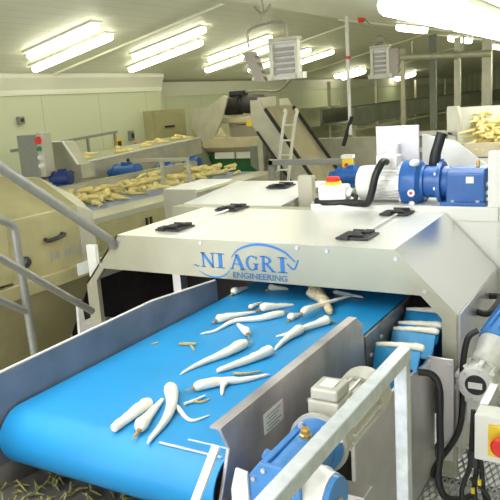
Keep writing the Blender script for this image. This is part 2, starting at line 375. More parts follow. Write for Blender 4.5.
# rear motor shelf and end plate behind the hood
MB().box(-1.72,-.66,3.605,3.90,1.86,1.935).build('motor_shelf','white',hd,bevel=.004)
MB().box(-2.74,-1.72,3.605,3.70,1.80,1.90).build('rear_rail','fascia',hd,bevel=.004)
MB().quadplate([(-.93,3.615,1.885),(-.66,3.615,1.615),(-.66,3.615,1.885)],.012).build('gusset_plate','white',hd)
MB().box(-.715,-.20,3.62,3.66,.9,2.22).build('end_plate','white',hd,bevel=.004)

# lid sections carrying on behind the hood
ex = thing('rear_cover', 'pale stainless cover with one black catch behind the lettered hood', 'cover', (-2.4,4.2,1.2))
MB().quadplate([(-2.73,3.73,1.90),(-1.98,3.73,1.90),(-1.98,4.45,1.96),(-2.73,4.45,1.96)], .01).build('lid','white',ex)
MB().box(-2.73,-1.98,3.72,3.735,1.2,1.895).build('front_panel','fascia',ex)
MB().box(-1.99,-1.98,3.735,4.45,1.2,1.90).build('side_panel','fascia',ex)
catch(-2.25,4.25,1.945,ex)
MB().box(-1.96,-1.86,3.93,3.99,1.2,2.06).build('upright_post','dull',ex,bevel=.004)
ch = thing('channel_guard', 'pale steel box channel sticking out beside the rear parsnip belt', 'guard', (-2.85,4.1,0))
MB().box(-3.03,-2.75,3.90,3.915,0,1.97).build('front_plate','fascia',ch)
MB().quadplate([(-3.03,3.90,1.97),(-2.75,3.90,1.97),(-2.75,4.4,1.98),(-3.03,4.4,1.98)],.01).build('top_plate','white',ch)
MB().box(-2.80,-2.75,3.915,4.4,1.86,1.90).build('ledge','white',ch)

# ------------------------------------------------------------------ front conveyor
BZ, BL, BR = 1.60, -1.805, -.965
cv = thing('belt_conveyor', 'blue belt conveyor carrying loose parsnips under the lettered hood', 'conveyor', (-1.4,2.2,0))
pr = [(3.5,BZ)]+[(y,BZ) for y in (3.0,2.4,1.9)]
yc, rr = 1.43, .10
for i in range(15):
    a = PI/2 + PI*i/14; pr.append((yc+rr*math.cos(a), BZ-rr+rr*math.sin(a)))
pr += [(2.4,BZ-2*rr),(3.5,BZ-2*rr)]
b = MB().sheet(pr[::-1], BL, BR, -.006).build('belt','belt',cv,smooth=True)
mb = MB()                                                     # pale strips painting the highlights on the seam lines close to the roller
for y,x0,x1 in ((1.405,-1.19,BR-.01),(1.452,-1.12,BR-.005)):
    mb.box(x0,x1,y-.003,y+.003,BZ-.002,BZ+.0022)
s_ = mb.build('seam_highlight','lav',b)
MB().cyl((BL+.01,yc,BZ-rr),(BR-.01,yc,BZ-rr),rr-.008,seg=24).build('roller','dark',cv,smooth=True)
# left guard: a plain upstand with a rolled white top edge
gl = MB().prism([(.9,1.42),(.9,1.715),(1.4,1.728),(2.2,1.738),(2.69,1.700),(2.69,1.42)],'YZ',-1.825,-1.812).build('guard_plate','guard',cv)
MB().tube([(-1.822,.9,1.717),(-1.822,1.4,1.730),(-1.822,2.2,1.740),(-1.822,2.69,1.702)],.0045,8).build('rolled_edge','white',gl)
# right guard: flanged, notched where the belt turns over
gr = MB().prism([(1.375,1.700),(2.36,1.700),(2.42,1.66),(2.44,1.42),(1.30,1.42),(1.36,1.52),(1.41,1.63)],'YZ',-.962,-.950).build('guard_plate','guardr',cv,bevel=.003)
MB().prism([(1.375,1.700),(2.36,1.700),(2.36,1.706),(1.375,1.706)],'YZ',-.985,-.950).build('top_flange','guardr',gr)
MB().bar((-.945,1.30,1.455),(-.945,2.42,1.455),.012,.012).build('fold_line','guardr',gr)
mb = MB(); mb.box(-.950,-.947,1.60,1.72,1.578,1.642)
dp = mb.build('data_plate','paper',gr); dp['label'] = 'white data plate'
mb = MB()
for i,z in enumerate((1.630,1.619,1.608,1.597,1.587)): mb.box(-.947,-.9463,1.612+.01*(i%2),1.705-.015*(i%3),z-.0018,z+.0018)
mb.build('plate_printing','ink',dp)
MB().prism([(1.30,1.42),(3.45,1.42),(3.45,.85),(1.22,.85),(1.22,1.30)],'YZ',-.975,-.955).build('side_frame','dirty',cv)
MB().prism([(2.45,1.595),(3.45,1.595),(3.45,1.42),(2.45,1.42)],'YZ',-.962,-.950).build('side_frame','dirty',cv)
MB().prism([(1.0,1.42),(3.45,1.42),(3.45,.85),(1.0,.85)],'YZ',-1.83,-1.81).build('side_frame','dirty',cv)
e = MB().quadplate([(-.962,1.352,1.668),(-.938,1.352,1.664),(-.938,1.215,1.545),(-.962,1.215,1.548)],.012).build('edge_strip','white',cv,bevel=.003)  # steel flange, its bright reflection painted in as white
for y,z in ((1.33,1.40),(1.9,1.56),(2.15,1.47),(2.50,1.50),(2.62,1.54),(2.8,1.50),(2.55,1.44)): bolt(cv,(-.952,y,z),(1,0,0),.010,.010)
MB().box(-2.15,-2.10,2.78,2.84,1.55,1.70).build('clip_bracket','steel',cv)
MB().box(-.954,-.949,1.74,2.44,.86,1.41).build('gap_shade_sheet','dark',cv)  # dark sheet put in for the shade in the gap behind the motor
# catch tray below the return side with trimmings
ct = thing('catch_tray', 'stainless tray under the end roller of the blue conveyor', 'tray', (-1.4,1.2,1.1))
MB().quadplate([(-1.81,.75,1.375),(-.98,.75,1.375),(-.98,1.9,1.30),(-1.81,1.9,1.30)],.01).build('tray_floor','dirty',ct)
MB().box(-1.80,-.98,1.90,1.91,1.0,1.32).build('tray_back','dark',ct)
mb = MB()
rnd = random.Random(5)
for i in range(420):
    x = rnd.uniform(-1.80,-.99); y = rnd.uniform(.85,1.55); z = 1.375-.065*(y-.75)+.006
    a = rnd.uniform(0,PI); L = rnd.uniform(.02,.07); c = Vector((math.cos(a),math.sin(a),0))
    p = Vector((x,y,z)); mb.tube([p-c*L*.5, p+Vector((0,0,rnd.uniform(0,.025))), p+c*L*.5+Vector((0,0,rnd.uniform(0,.012)))],[.0025,.0045,.0015],5)
tag(mb.build('leaf_trimmings','leaf'), 'loose green and straw trimmings lying on the tray below the conveyor roller','trimmings',kind='stuff')

# ------------------------------------------------------------------ parsnips on the front belt
def parsnip_mesh(pts, r, z0, mb, tip=.28, bumpy=.06, seed=0, blunt=False):
    rn = random.Random(seed); n = len(pts)
    P = spline([(p[0],p[1],p[2] if len(p)>2 else 0) for p in pts], max(3, 14//(n-1))); N = len(P); R = []
    for i in range(N):
        t = i/(N-1)
        k = (.80+.2*min(1,t/.12)) if t < .12 else 1-(1-tip)*((t-.12)/.88)**.85
        R.append(r*k*(1+rn.uniform(-bumpy,bumpy)))
    if not blunt: R[-1] *= .45
    C = [Vector((p.x,p.y,z0+p.z+R[i]*.97)) for i,p in enumerate(P)]
    d0 = (C[0]-C[1]).normalized(); d1 = (C[-1]-C[-2]).normalized()
    C = [C[0]+d0*R[0]*.45]+C+[C[-1]+d1*R[-1]*.5]; R = [R[0]*.55]+R+[R[-1]*.5]
    mb.tube(C, R, 12); return C, R, d0
def parsnip(pts, r, label, z0=BZ, extra=None, tip=.25, material='parsnip', stalk=.03, seed=0, blunt=False, crown=True, group='parsnips on the front belt', bumpy=.06):
    t = thing('parsnip', label, 'parsnip', (pts[0][0],pts[0][1],z0), group)
    mb = MB(); C,R,d0 = parsnip_mesh(pts, r, z0, mb, tip, bumpy, seed, blunt)
    mb.build('root', material, t, smooth=True)
    if extra:
        for q,rq in extra:
            m2 = MB(); parsnip_mesh(q, rq, z0, m2, .35, .05, seed+9); m2.build('side_root', material, t, smooth=True)
    if crown:
        m3 = MB(); m3.tube([C[0]-d0*.004, C[0]+d0*.006, C[0]+d0*.006], [R[0]*.95,R[0]*.8,R[0]*.3], 10)
        rn = random.Random(seed+3)
        for k in range(4):
            s2 = Vector((rn.uniform(-1,1),rn.uniform(-1,1),rn.uniform(-.2,.5)))*.35
            m3.tube([C[0], C[0]+(d0+s2).normalized()*stalk*rn.uniform(.6,1.1)], [R[0]*.34,R[0]*.2], 6)
        m3.build('crown','crown',t)
    return t
parsnip([(-1.386,2.569),(-1.450,2.472),(-1.547,2.410),(-1.562,2.279),(-1.609,2.235)],.017,'long thin wavy parsnip whose tail points left, nearest below the lettering',tip=.2,seed=1)
parsnip([(-1.616,2.387),(-1.576,2.475),(-1.526,2.569)],.021,'parsnip with brown crown facing front just above the long wavy one',seed=2)
parsnip([(-1.814+.03,2.790),(-1.772,2.919)],.020,'leftmost parsnip half hidden under the hood, close to the left guard',seed=3)
parsnip([(-1.576,2.601),(-1.577,2.718)],.014,'small thin parsnip under the hood left of the dark crowned one',seed=4)
parsnip([(-1.507,2.591),(-1.457,2.656),(-1.407,2.721)],.022,'dark crowned parsnip lying just under the fascia lettering',seed=5)
parsnip([(-1.405,2.280),(-1.520,2.391)],.020,'short parsnip with its crown toward us below the long wavy one',seed=6)
parsnip([(-1.346,2.164),(-1.366,2.053),(-1.409,1.940),(-1.429,1.840)],.023,'white parsnip with a whip tail curving left in mid belt',tip=.15,stalk=.035,seed=7)
parsnip([(-1.212,2.132),(-1.247,2.032),(-1.308,1.906)],.022,'blunt-ended white parsnip right of the whip tailed one',tip=.42,blunt=True,seed=8,crown=False)
parsnip([(-1.292,1.744),(-1.236,1.820),(-1.174,1.871),(-1.120,1.955)],.020,'parsnip with a short side leg lying close to the right guard',tip=.25,extra=[([(-1.225,1.825),(-1.215,1.79),(-1.190,1.745)],.013)],stalk=.03,seed=9)
parsnip([(-1.365,1.580),(-1.362,1.481),(-1.359,1.403)],.021,'leftmost of the three parsnips nearest the roller, blunt tipped',tip=.62,blunt=True,seed=10,crown=False)
parsnip([(-1.280,1.429),(-1.315,1.522),(-1.354,1.640)],.021,'middle one of the three parsnips nearest the roller, brown crown forward',tip=.3,stalk=.035,seed=11)
parsnip([(-1.367,1.700),(-1.294,1.609),(-1.245,1.507),(-1.216,1.383)],.025,'largest front parsnip with a long curling side root',tip=.22,extra=[([(-1.281,1.614),(-1.207,1.559),(-1.169,1.553),(-1.145,1.607)],.008)],seed=12,crown=False)
parsnip([(-1.276,2.546),(-1.250,2.691),(-1.182,2.895)],.019,'long parsnip reaching back under the hood beside the hairy lump',z0=BZ+.02,seed=13)
parsnip([(-1.324,2.515),(-1.313,2.61)],.018,'stubby cut parsnip with dark crown left of the long one under the hood',seed=14)
parsnip([(-1.382,2.867),(-1.295,2.791),(-1.192,2.648)],.034,'fat hairy knobbly parsnip lying under the fascia edge',material='knob',tip=.45,blunt=True,bumpy=.2,seed=15)
parsnip([(-1.208,2.386),(-1.222,2.294),(-1.218,2.176)],.023,'plump parsnip with a thin side leg close by the right guard top',material='parsnip',extra=[([(-1.237,2.352),(-1.285,2.310)],.010)],seed=16)
parsnip([(-1.150,2.53),(-1.175,2.485),(-1.218,2.402)],.021,'stubby parsnip with a long dry stalk pointing right',tip=.6,stalk=.09,seed=17)
parsnip([(-1.301,2.946),(-1.149,2.940)],.014,'thin pale parsnip lying crosswise deep under the hood',seed=18)
parsnip([(-1.642,2.919),(-1.561,2.962)],.018,'short parsnip deep under the hood below the letters',seed=19)
def scrap(pts, r, label, matn='stalk'):
    mb = MB(); P = spline([(x,y,BZ+r) for x,y in pts],4); mb.tube(P,[r*(1-.4*i/(len(P)-1)) for i in range(len(P))],6)
    tag(mb.build('parsnip_scrap',matn), label, 'scrap', 'scraps on the front belt')
scrap([(-1.265,1.636),(-1.25,1.67),(-1.238,1.715)],.006,'pale cut stick of root in front of the side legged parsnip','parsnip')
scrap([(-1.25,1.665),(-1.222,1.672),(-1.21,1.70)],.005,'curled straw scrap beside the pale cut stick')
scrap([(-1.723,2.052),(-1.714,2.081)],.005,'tiny straw crumb at the left of the belt')
scrap([(-1.615,2.091),(-1.575,2.11),(-1.548,2.116)],.007,'brown stalk scrap left of the whip tailed parsnip')
scrap([(-1.561,2.099),(-1.535,2.075),(-1.516,2.055)],.005,'short brown scrap touching the larger stalk scrap')
scrap([(-1.245,1.91),(-1.20,1.93),(-1.165,1.965)],.006,'brown peel between the blunt parsnip and the side legged one')

# ------------------------------------------------------------------ flighted side elevator with parsnips
el = thing('flighted_elevator', 'narrow lane of blue flights each lifting a parsnip beside the main belt', 'elevator', (-.83,2.7,0))
MB().quadplate([(-.93,2.30,1.22),(-.77,2.30,1.22),(-.77,3.4,1.40),(-.93,3.4,1.40)],.012).build('lane_belt','flight',el)
FL = [(2.53,1.530,.19),(2.75,1.525,.09),(2.82,1.528,.05),(2.94,1.555,.07)]
for i,(y,z,hh) in enumerate(FL):
    MB().quadplate([(-.937,y,z),(-.745,y-.01,z),(-.748-.02*(i==0),y-.05-.25*hh,z-hh),(-.937,y-.05-.25*hh,z-hh)],.014).build('flight','belt',el,bevel=.003)
MB().box(-.736,-.724,2.86,3.45,.9,1.55).build('inner_plate','dirty',el)
lane = ['nearest lane parsnip, right above the galvanised rail post','second lane parsnip up from the rail post','third lane parsnip up from the rail post','farthest lane parsnip beside the hood leg']
for i,(y,z,hh) in enumerate(FL):
    parsnip([(-.745,y+.005),(-.83,y+.01),(-.935,y)],.017,lane[i],z0=z,tip=.55,blunt=True,seed=30+i,group='parsnips on the elevator flights',crown=False)

# ------------------------------------------------------------------ chute panel, bracket and hoses at the right front
cp = thing('chute_panel', 'plain light stainless panel behind the galvanised rail post', 'panel', (-.78,2.2,.86))
MB().prism([(1.81,.92),(2.72,.92),(2.72,1.435),(2.62,1.445),(2.38,1.485),(1.81,1.545)],'YZ',-.765,-.750).build('panel','steel',cp,bevel=.003)
MB().box(-.765,-.752,1.82,2.70,.90,.935).build('bottom_rail','dirty',cp)
br = thing('leg_bracket', 'folded stainless bracket bolted across the hood leg', 'bracket', (-.70,2.68,1.0))
MB().prism([(-.78,1.43),(-.755,1.465),(-.655,1.462),(-.655,1.0),(-.715,1.0),(-.722,1.36)],'XZ',2.655,2.665).build('plate','steel',br,bevel=.003)
bolt(br,(-.672,2.655,1.43),(0,-1,0),.012,.008); bolt(br,(-.685,2.655,1.08),(0,-1,0),.010,.006)
ha = MB().tube(spline([(-.82,2.45,1.46),(-.75,2.50,1.455),(-.70,2.52,1.44),(-.675,2.52,1.38),(-.672,2.51,1.24),(-.668,2.50,1.12),(-.672,2.48,1.02),(-.64,2.46,.955),(-.59,2.50,.93),(-.56,2.6,.90)],6),.0145,10)
tag(ha.build('black_hose','black',smooth=True),'thick black hose arching out of the chute and looping at the hood leg foot','hose')
hb = MB().tube(spline([(-.575,2.74,1.57),(-.615,2.73,1.53),(-.632,2.72,1.40),(-.63,2.71,1.24),(-.64,2.66,1.13),(-.70,2.56,1.03),(-.705,2.52,.99)],6),.013,10)
tag(hb.build('black_hose','black',smooth=True),'thinner black hose hanging down from the blue side motor','hose')

# ------------------------------------------------------------------ side gear motor on the hood's right
sm = thing('gear_motor', 'grey worm gearbox with blue motor on the right side of the hood', 'motor', (-.57,2.95,1.2))
ax = Vector((.28,.66,.42)).normalized()
g0 = Vector((-.575,2.72,1.345))
MB().lathe(g0-Vector((0,.02,0)), (0,1,0), [(0,.072),(.012,.080),(.09,.080),(.10,.074)], 28).build('gear_casing','alu',sm,smooth=True)
cov = MB().lathe(g0-Vector((0,.026,0)), (0,1,0), [(0,.040),(.006,.044)], 24).build('round_cover','blackm',sm)
MB().box(g0.x-.028,g0.x+.028,g0.y-.030,g0.y-.026,g0.z-.013,g0.z+.013).build('cover_label','paper',cov)
mb = MB()
for k in range(9):
    a = 2*PI*k/9; c = g0+Vector((math.cos(a)*.083,.03,math.sin(a)*.083)); mb.obox(c,(.020,.085,.020),ry=-a)
for k in range(6):
    a = 2*PI*k/6+.3; bolt(sm,g0+Vector((math.cos(a)*.064,-.018,math.sin(a)*.064)),(0,-1,0),.008,.008)
mb.build('cooling_ribs','alu',sm,bevel=.002)
q0 = g0+Vector((.01,.07,.05))
MB().lathe(q0, ax, [(0,.06),(.05,.065),(.10,.082),(.12,.082)], 24).build('bell_housing','alu',sm,smooth=True)
bm_ = MB().lathe(q0+ax*.12, ax, [(0,.088),(.02,.09),(.24,.09),(.26,.08)], 24).build('motor_body','lblue',sm,smooth=True)
mb = MB()
v = ax.cross(Vector((1,0,0))).normalized(); w = ax.cross(v)
for k in range(14):
    a = 2*PI*k/14; d = v*math.cos(a)+w*math.sin(a); mb.bar(q0+ax*.15+d*.09,q0+ax*.36+d*.09,.006,.016,up=d)
mb.build('motor_fins','lblue',bm_)
MB().box(-.62,-.52,2.72,2.82,1.16,1.27).build('mounting_foot','alu',sm,bevel=.005)
MB().box(-.655,-.645,2.70,2.86,1.05,1.36).build('mounting_plate','steel',sm)

es = thing('emergency_stop_box', 'white switch box with yellow plate and red mushroom button at the right edge', 'switch', (-.45,2.32,1.2))
MB().box(-.500,-.34,2.33,2.42,1.22,1.40).build('box','white',es,bevel=.006)
MB().box(-.450,-.350,2.318,2.33,1.25,1.37).build('plate','yellow',es,bevel=.003)
MB().lathe((-.398,2.318,1.31),(0,-1,0),[(0,.016),(.02,.016),(.022,.036),(.036,.038),(.045,.030)],20).build('mushroom_button','red',es,smooth=True)
MB().box(-.50,-.47,2.42,2.62,1.24,1.40).build('back_bracket','steel',es)
cb = thing('cable_bundle', 'bundle of black cables with yellow tags hanging below the switch box', 'cable', (-.5,2.34,.95))
for i,dx in enumerate((-.012,.006,.02)):
    MB().tube(spline([(-.515+dx,2.44,1.36),(-.52+dx,2.43,1.22),(-.515+dx*1.4,2.40,1.14),(-.52+dx*2.5,2.36,1.07),(-.50+dx*3,2.34,1.00),(-.45+dx*2,2.4,.93)],5),.0095,8).build('cable','black',cb,smooth=True)
MB().tube(spline([(-.52,2.36,1.12),(-.47,2.34,1.10),(-.445,2.34,1.05),(-.46,2.36,.98)],6),.008,8).build('cable','black',cb,smooth=True)
MB().cyl((-.52,2.43,1.20),(-.515,2.41,1.14),.026,.024,12).build('gland','blackm',cb)
for z,x in ((1.125,-.482),(1.085,-.505)): MB().box(x-.006,x+.006,2.335,2.342,z-.012,z+.012).build('cable_tag','yellow',cb)

# expanded metal walkway
wk = thing('walkway_grating', 'expanded metal walkway below the switch box at lower right', 'walkway', (-.1,2.6,.86))
mb = MB(); W,Hh = .030,.042
for j in range(46):
    for i in range(36):
        cx = -.80+i*W*1.0; cy = 1.75+j*Hh
        o = (j%2)*W*.5
        for sgn in (-1,1):
            mb.bar((cx+o,cy,.862),(cx+o+sgn*W*.5,cy+Hh,.862),.0075,.006)
mb.build('mesh_deck','galv',wk)
MB().box(-.83,-.80,1.75,3.7,.80,.868).build('edge_angle','galv',wk)
for y in (1.9,2.75,3.55): MB().box(-.80,.35,y-.02,y+.02,.79,.855).build('bearer','dirty',wk)

# ------------------------------------------------------------------ galvanised rail in front
hr = thing('guard_rail', 'galvanised square guard rail with one post in the foreground', 'railing', (-.526,1.62,.86))
MB().bar((-.526,.45,1.885),(-.526,1.63,1.885),.034,.034).build('top_rail','galv',hr,bevel=.003)
MB().box(-.546,-.512,1.595,1.630,.87,1.868).build('post','galv',hr,bevel=.003)
MB().bar((-.545,.45,1.858),(-.545,1.60,1.858),.010,.05).build('rail_flange','galv',hr)
bolt(hr,(-.528,1.20,1.868),(0,0,-1),.011,.022); bolt(hr,(-.528,1.38,1.868),(0,0,-1),.008,.014)
MB().box(-.57,-.49,1.57,1.66,.865,.875).build('base_plate','galv',hr)

# ------------------------------------------------------------------ gear motor driving the front conveyor
gm = thing('gear_motor', 'long blue gear motor with cream terminal box mounted between conveyor guard and rail', 'motor', (-.78,1.45,1.5))
X0, Z0 = -.762, 1.602
MB().lathe((X0,1.325,Z0),(0,1,0),[(0,.064),(.012,.064),(.015,.056),(.225,.060),(.23,.078),(.248,.078)],32).build('gear_body','lblue',gm,smooth=True)
MB().prism([(X0-.072,Z0-.10),(X0-.072,Z0+.03),(X0-.04,Z0+.070),(X0+.04,Z0+.070),(X0+.072,Z0+.03),(X0+.072,Z0-.10)],'XZ',1.312,1.328).build('end_cover','lblue',gm,bevel=.005)
for dx,dz in ((-.056,.025),(-.026,.054),(.030,.054),(.058,.025),(-.056,-.05),(.056,-.05)): bolt(gm,(X0+dx,1.312,Z0+dz),(0,-1,0),.007,.006)
for a in (.5,1.1,2.1,2.7): bolt(gm,(X0+math.cos(a)*.072,1.553,Z0+math.sin(a)*.072),(0,-1,0),.009,.012)
MB().box(X0-.024,X0+.022,1.308,1.3125,Z0-.012,Z0+.008).build('type_plate','paper',gm)
for dx in (-.046,.046): MB().box(X0+dx-.010,X0+dx+.010,1.335,1.54,Z0+.026,Z0+.054).build('casting_rib','lblue',gm,bevel=.004)
MB().cyl((X0-.055,1.42,Z0+.02),(X0-.085,1.42,Z0+.03),.016,seg=12).build('side_boss','lblue',gm)
bb = MB().lathe((X0,1.500,Z0+.056),(0,0,1),[(0,.017),(.010,.017),(.012,.012),(.022,.014),(.028,.010)],8).build('breather','brass',gm); bb['label'] = 'brass breather plug'
MB().lathe((X0,1.573,Z0),(0,1,0),[(0,.088),(.014,.088),(.018,.070),(.05,.070),(.28,.072),(.30,.068)],32).build('motor_body','cream',gm,smooth=True)
tb = MB().box(X0-.048,X0+.048,1.615,1.725,Z0+.062,Z0+.108).build('terminal_box','cream',gm,bevel=.006)
MB().box(X0-.042,X0+.042,1.622,1.718,Z0+.108,Z0+.142).build('terminal_lid','cream',tb,bevel=.007)
MB().box(X0-.022,X0+.022,1.645,1.695,Z0+.142,Z0+.145).build('lid_panel','paper',tb)
MB().cyl((X0+.048,1.68,Z0+.085),(X0+.075,1.68,Z0+.085),.015,.015,8).build('gland_nut','white',gm)
MB().lathe((X0,1.875,Z0),(0,1,0),[(0,.084),(.08,.086),(.10,.064)],28).build('fan_cowl','cream',gm,smooth=True)
mb = MB()
for k in range(18):
    a = 2*PI*k/18; d = Vector((math.cos(a),0,math.sin(a))); mb.bar(Vector((X0,1.66,Z0))+d*.074,Vector((X0,1.87,Z0))+d*.074,.005,.012,up=d)
mb.build('cooling_fins','alu',gm)
pl = MB().lathe((X0+.03,1.40,1.55),(1,0,0),[(0,.088),(.06,.086),(.07,.078),(.085,.076),(.09,.066)],30).build('output_flange','alu',gm,smooth=True)
MB().lathe((X0+.118,1.40,1.55),(1,0,0),[(0,.074),(.012,.070),(.014,.036)],28).build('output_ring','lblue',pl,smooth=True)
MB().cyl((X0+.118,1.40,1.55),(X0+.138,1.40,1.55),.022,.020,18).build('output_shaft','bars',pl)
MB().prism([(X0-.125,1.38),(X0-.122,1.585),(X0-.105,1.645),(X0-.072,1.640),(X0-.072,1.38)],'XZ',1.305,1.313).build('torque_arm','white',gm)
MB().box(-.92,-.72,1.30,1.56,1.49,1.515).build('mounting_foot','lblue',gm,bevel=.004)
MB().box(-.945,-.77,1.31,1.60,1.45,1.488).build('bracket','steel',gm)
bs = thing('steel_bracket', 'small folded steel bracket under the rail below the dark gap', 'bracket', (-.68,1.5,1.3))
MB().box(-.73,-.68,1.64,1.70,0,1.415).build('upright','steel',bs,bevel=.003)
MB().box(-.74,-.655,1.635,1.705,1.415,1.425).build('cap','steel',bs,bevel=.003)

# ------------------------------------------------------------------ motor on the hood's shelf
tm = thing('gear_motor', 'blue planetary gear motor with silver finned body standing on the hood shelf', 'motor', (-1.1,3.72,1.935))
Ym, Zm = 3.74, 2.045
MB().lathe((-1.46,Ym,Zm),(1,0,0),[(0,.075),(.015,.098),(.09,.102),(.10,.092)],28).build('fan_cowl','white',tm,smooth=True)
mbody = MB().lathe((-1.36,Ym,Zm),(1,0,0),[(0,.088),(.175,.088)],28).build('motor_body','alu',tm,smooth=True)
mb = MB()
for k in range(22):
    a = 2*PI*k/22; d = Vector((0,math.cos(a),math.sin(a))); mb.bar(Vector((-1.355,Ym,Zm))+d*.09,Vector((-1.19,Ym,Zm))+d*.09,.006,.02,up=d)
mb.build('cooling_fins','alu',mbody)
MB().lathe((-1.19,Ym,Zm),(1,0,0),[(0,.120),(.012,.126),(.09,.126),(.11,.100),(.125,.100)],32).build('input_flange','blue',tm,smooth=True)
MB().lathe((-1.07,Ym,Zm+.005),(1,0,0),[(0,.085),(.075,.088),(.078,.112),(.10,.112),(.103,.085),(.135,.082)],30).build('planet_stage','blue',tm,smooth=True)
MB().prism([(Ym-.10,Zm-.11),(Ym+.10,Zm-.11),(Ym+.10,Zm+.06),(Ym+.07,Zm+.085),(Ym-.07,Zm+.085),(Ym-.10,Zm+.06)],'YZ',-.935,-.735).build('gear_case','blue',tm,bevel=.008)
MB().box(-.965,-.725,Ym-.12,Ym+.12,1.935,1.955).build('foot','blue',tm,bevel=.004)
for k in range(8):
    a = 2*PI*k/8+.2; bolt(tm,(-1.192,Ym+math.cos(a)*.112,Zm+math.sin(a)*.112),(-1,0,0),.010,.010)
for k in range(8):
    a = 2*PI*k/8+.2; bolt(tm,(-.992,Ym+math.cos(a)*.10,Zm+math.sin(a)*.10),(-1,0,0),.009,.010)
for x in (-.90,-.77): bolt(tm,(x,Ym-.10,1.955),(0,0,1),.011,.01)
pg = MB().cyl((-1.115,Ym-.126,Zm-.04),(-1.115,Ym-.136,Zm-.04),.020,seg=14).build('drain_plug','paper',tm)
MB().cyl((-1.115,Ym-.136,Zm-.04),(-1.115,Ym-.138,Zm-.04),.009,seg=12).build('plug_centre','red',pg)
MB().ball((-1.115,Ym-.06,Zm+.115),.030,(1,1,.7)).build('filler_cap','paper',tm,smooth=True)
MB().cyl((-1.115,Ym-.095,Zm-.115),(-1.115,Ym-.125,Zm-.10),.016,seg=10).build('lower_plug','paper',tm)
MB().box(-.83,-.79,Ym-.103,Ym-.10,Zm+.01,Zm+.045).build('type_plate','paper',tm)
MB().lathe((-.79,Ym,Zm+.085),(0,0,1),[(0,.010),(.03,.010),(.035,.006)],10).build('breather','brass',tm)
MB().cyl((-.98,Ym,Zm+.09),(-.98,Ym,Zm+.13),.010,seg=8).build('lifting_eye','blue',tm)
for z in (Zm-.08,Zm-.045,Zm-.0): MB().cyl((-.735,Ym-.06,z),(-.722,Ym-.06,z),.012,seg=10).build('side_plug','paper',tm)
tb = MB().box(-1.34,-1.22,Ym-.05,Ym+.06,Zm+.09,Zm+.155).build('terminal_box','alu',tm,bevel=.005)
MB().box(-1.325,-1.235,Ym-.052,Ym-.05,Zm+.10,Zm+.145).build('terminal_lid','paper',tb)
tag(MB().tube(spline([(-1.27,3.66,2.17),(-1.27,3.60,2.175),(-1.295,3.56,2.11),(-1.32,3.56,2.02),(-1.35,3.57,1.955),(-1.41,3.60,1.945),(-1.52,3.62,1.945),(-1.70,3.64,1.945)],6),.021,10).build('power_cable','black',smooth=True),'thick black cable drooping over the silver finned motor','cable')
tag(MB().tube(spline([(-1.05,3.84,2.10),(-1.045,3.84,2.18),(-1.035,3.84,2.22),(-1.01,3.85,2.31)],4),[.034,.034,.034,.033,.032,.031,.030,.030,.029,.029,.029,.028,.028],12).build('breather_hose','black',smooth=True),'short stiff black hose sticking up behind the blue flange','hose')
lp = thing('backing_plate', 'pale square sheet standing behind the silver motor', 'panel', (-1.30,3.95,1.935))
MB().box(-1.43,-1.17,3.95,3.965,1.86,2.352).build('plate','lav',lp,bevel=.003)
bx = MB().box(-1.36,-1.28,3.90,3.95,2.13,2.25).build('junction_box','lav',lp,bevel=.004)
MB().box(-1.345,-1.295,3.895,3.90,2.16,2.23).build('junction_lid','paper',bx)
ws = thing('white_splash_sheet', 'bright white sheet leaning behind the blue gear case', 'panel', (-.98,4.15,0))
MB().quadplate([(-1.20,4.12,2.29),(-1.00,4.12,2.24),(-.66,4.12,1.97),(-.66,4.12,0),(-1.20,4.12,0)],-.01).build('sheet','white',ws)
MB().bar((-1.19,4.14,2.285),(-1.19,4.14,0),.02).build('stiffener','white',ws)
iso = thing('isolator_switch', 'white switch box with red and yellow knob on the hood rear rail', 'switch', (-1.58,3.56,1.93))
MB().box(-1.665,-1.505,3.62,3.70,1.900,1.955).build('base','blackm',iso,bevel=.004)
MB().box(-1.672,-1.50,3.61,3.705,1.955,2.045).build('lid','white',iso,bevel=.012)
MB().lathe((-1.59,3.655,2.045),(0,0,1),[(0,.048),(.018,.046)],20).build('collar','yellow',iso)
MB().lathe((-1.59,3.655,2.063),(0,0,1),[(0,.040),(.022,.040),(.028,.03)],20).build('knob','red',iso)
MB().cyl((-1.50,3.655,2.0),(-1.475,3.655,1.99),.032,.026,12).build('gland','alu',iso)
tag(MB().tube(spline([(-1.475,3.655,1.99),(-1.45,3.65,1.96),(-1.50,3.62,1.945),(-1.60,3.60,1.94),(-1.70,3.64,1.93)],5),.012,8).build('switch_cable','black',smooth=True),'thin black cable curling out of the white isolator box','cable')
tag(MB().tube(spline([(-1.47,3.72,1.965),(-1.44,3.70,2.005),(-1.39,3.70,2.0),(-1.38,3.66,1.95)],5),.008,8).build('loop_cable','black',smooth=True),'small black cable loop left of the silver motor cowl','cable')

# ------------------------------------------------------------------ stair rails at left
sr = thing('stair_handrail', 'thick grey sloping handrail ending at the hood corner', 'railing', (-2.5,2.4,0))
MB().tube([(-2.5,1.30,2.86),(-2.5,2.06,2.34),(-2.5,2.72,1.865),(-2.5,2.735,1.82)],.0245,14).build('handrail','rail',sr,smooth=True)
MB().tube([(-2.5,1.30,2.46),(-2.5,1.99,1.94),(-2.5,2.52,1.525)],.019,12).build('mid_rail','rail',sr,smooth=True)
MB().cyl((-2.5,1.42,2.78),(-2.5,1.42,.0),.02,seg=12).build('post','rail',sr)
s2 = thing('stair_side_rail', 'thinner bent grey tube rail with post left of the thick handrail', 'railing', (-2.62,2.1,0))
MB().tube(spline([(-2.62,1.75,2.30),(-2.62,2.05,2.125),(-2.62,2.17,2.055),(-2.62,2.195,2.02)],5)+[Vector((-2.62,2.22,1.0)),Vector((-2.62,2.22,0))],.0205,12).build('bent_tube','rail',s2,smooth=True)
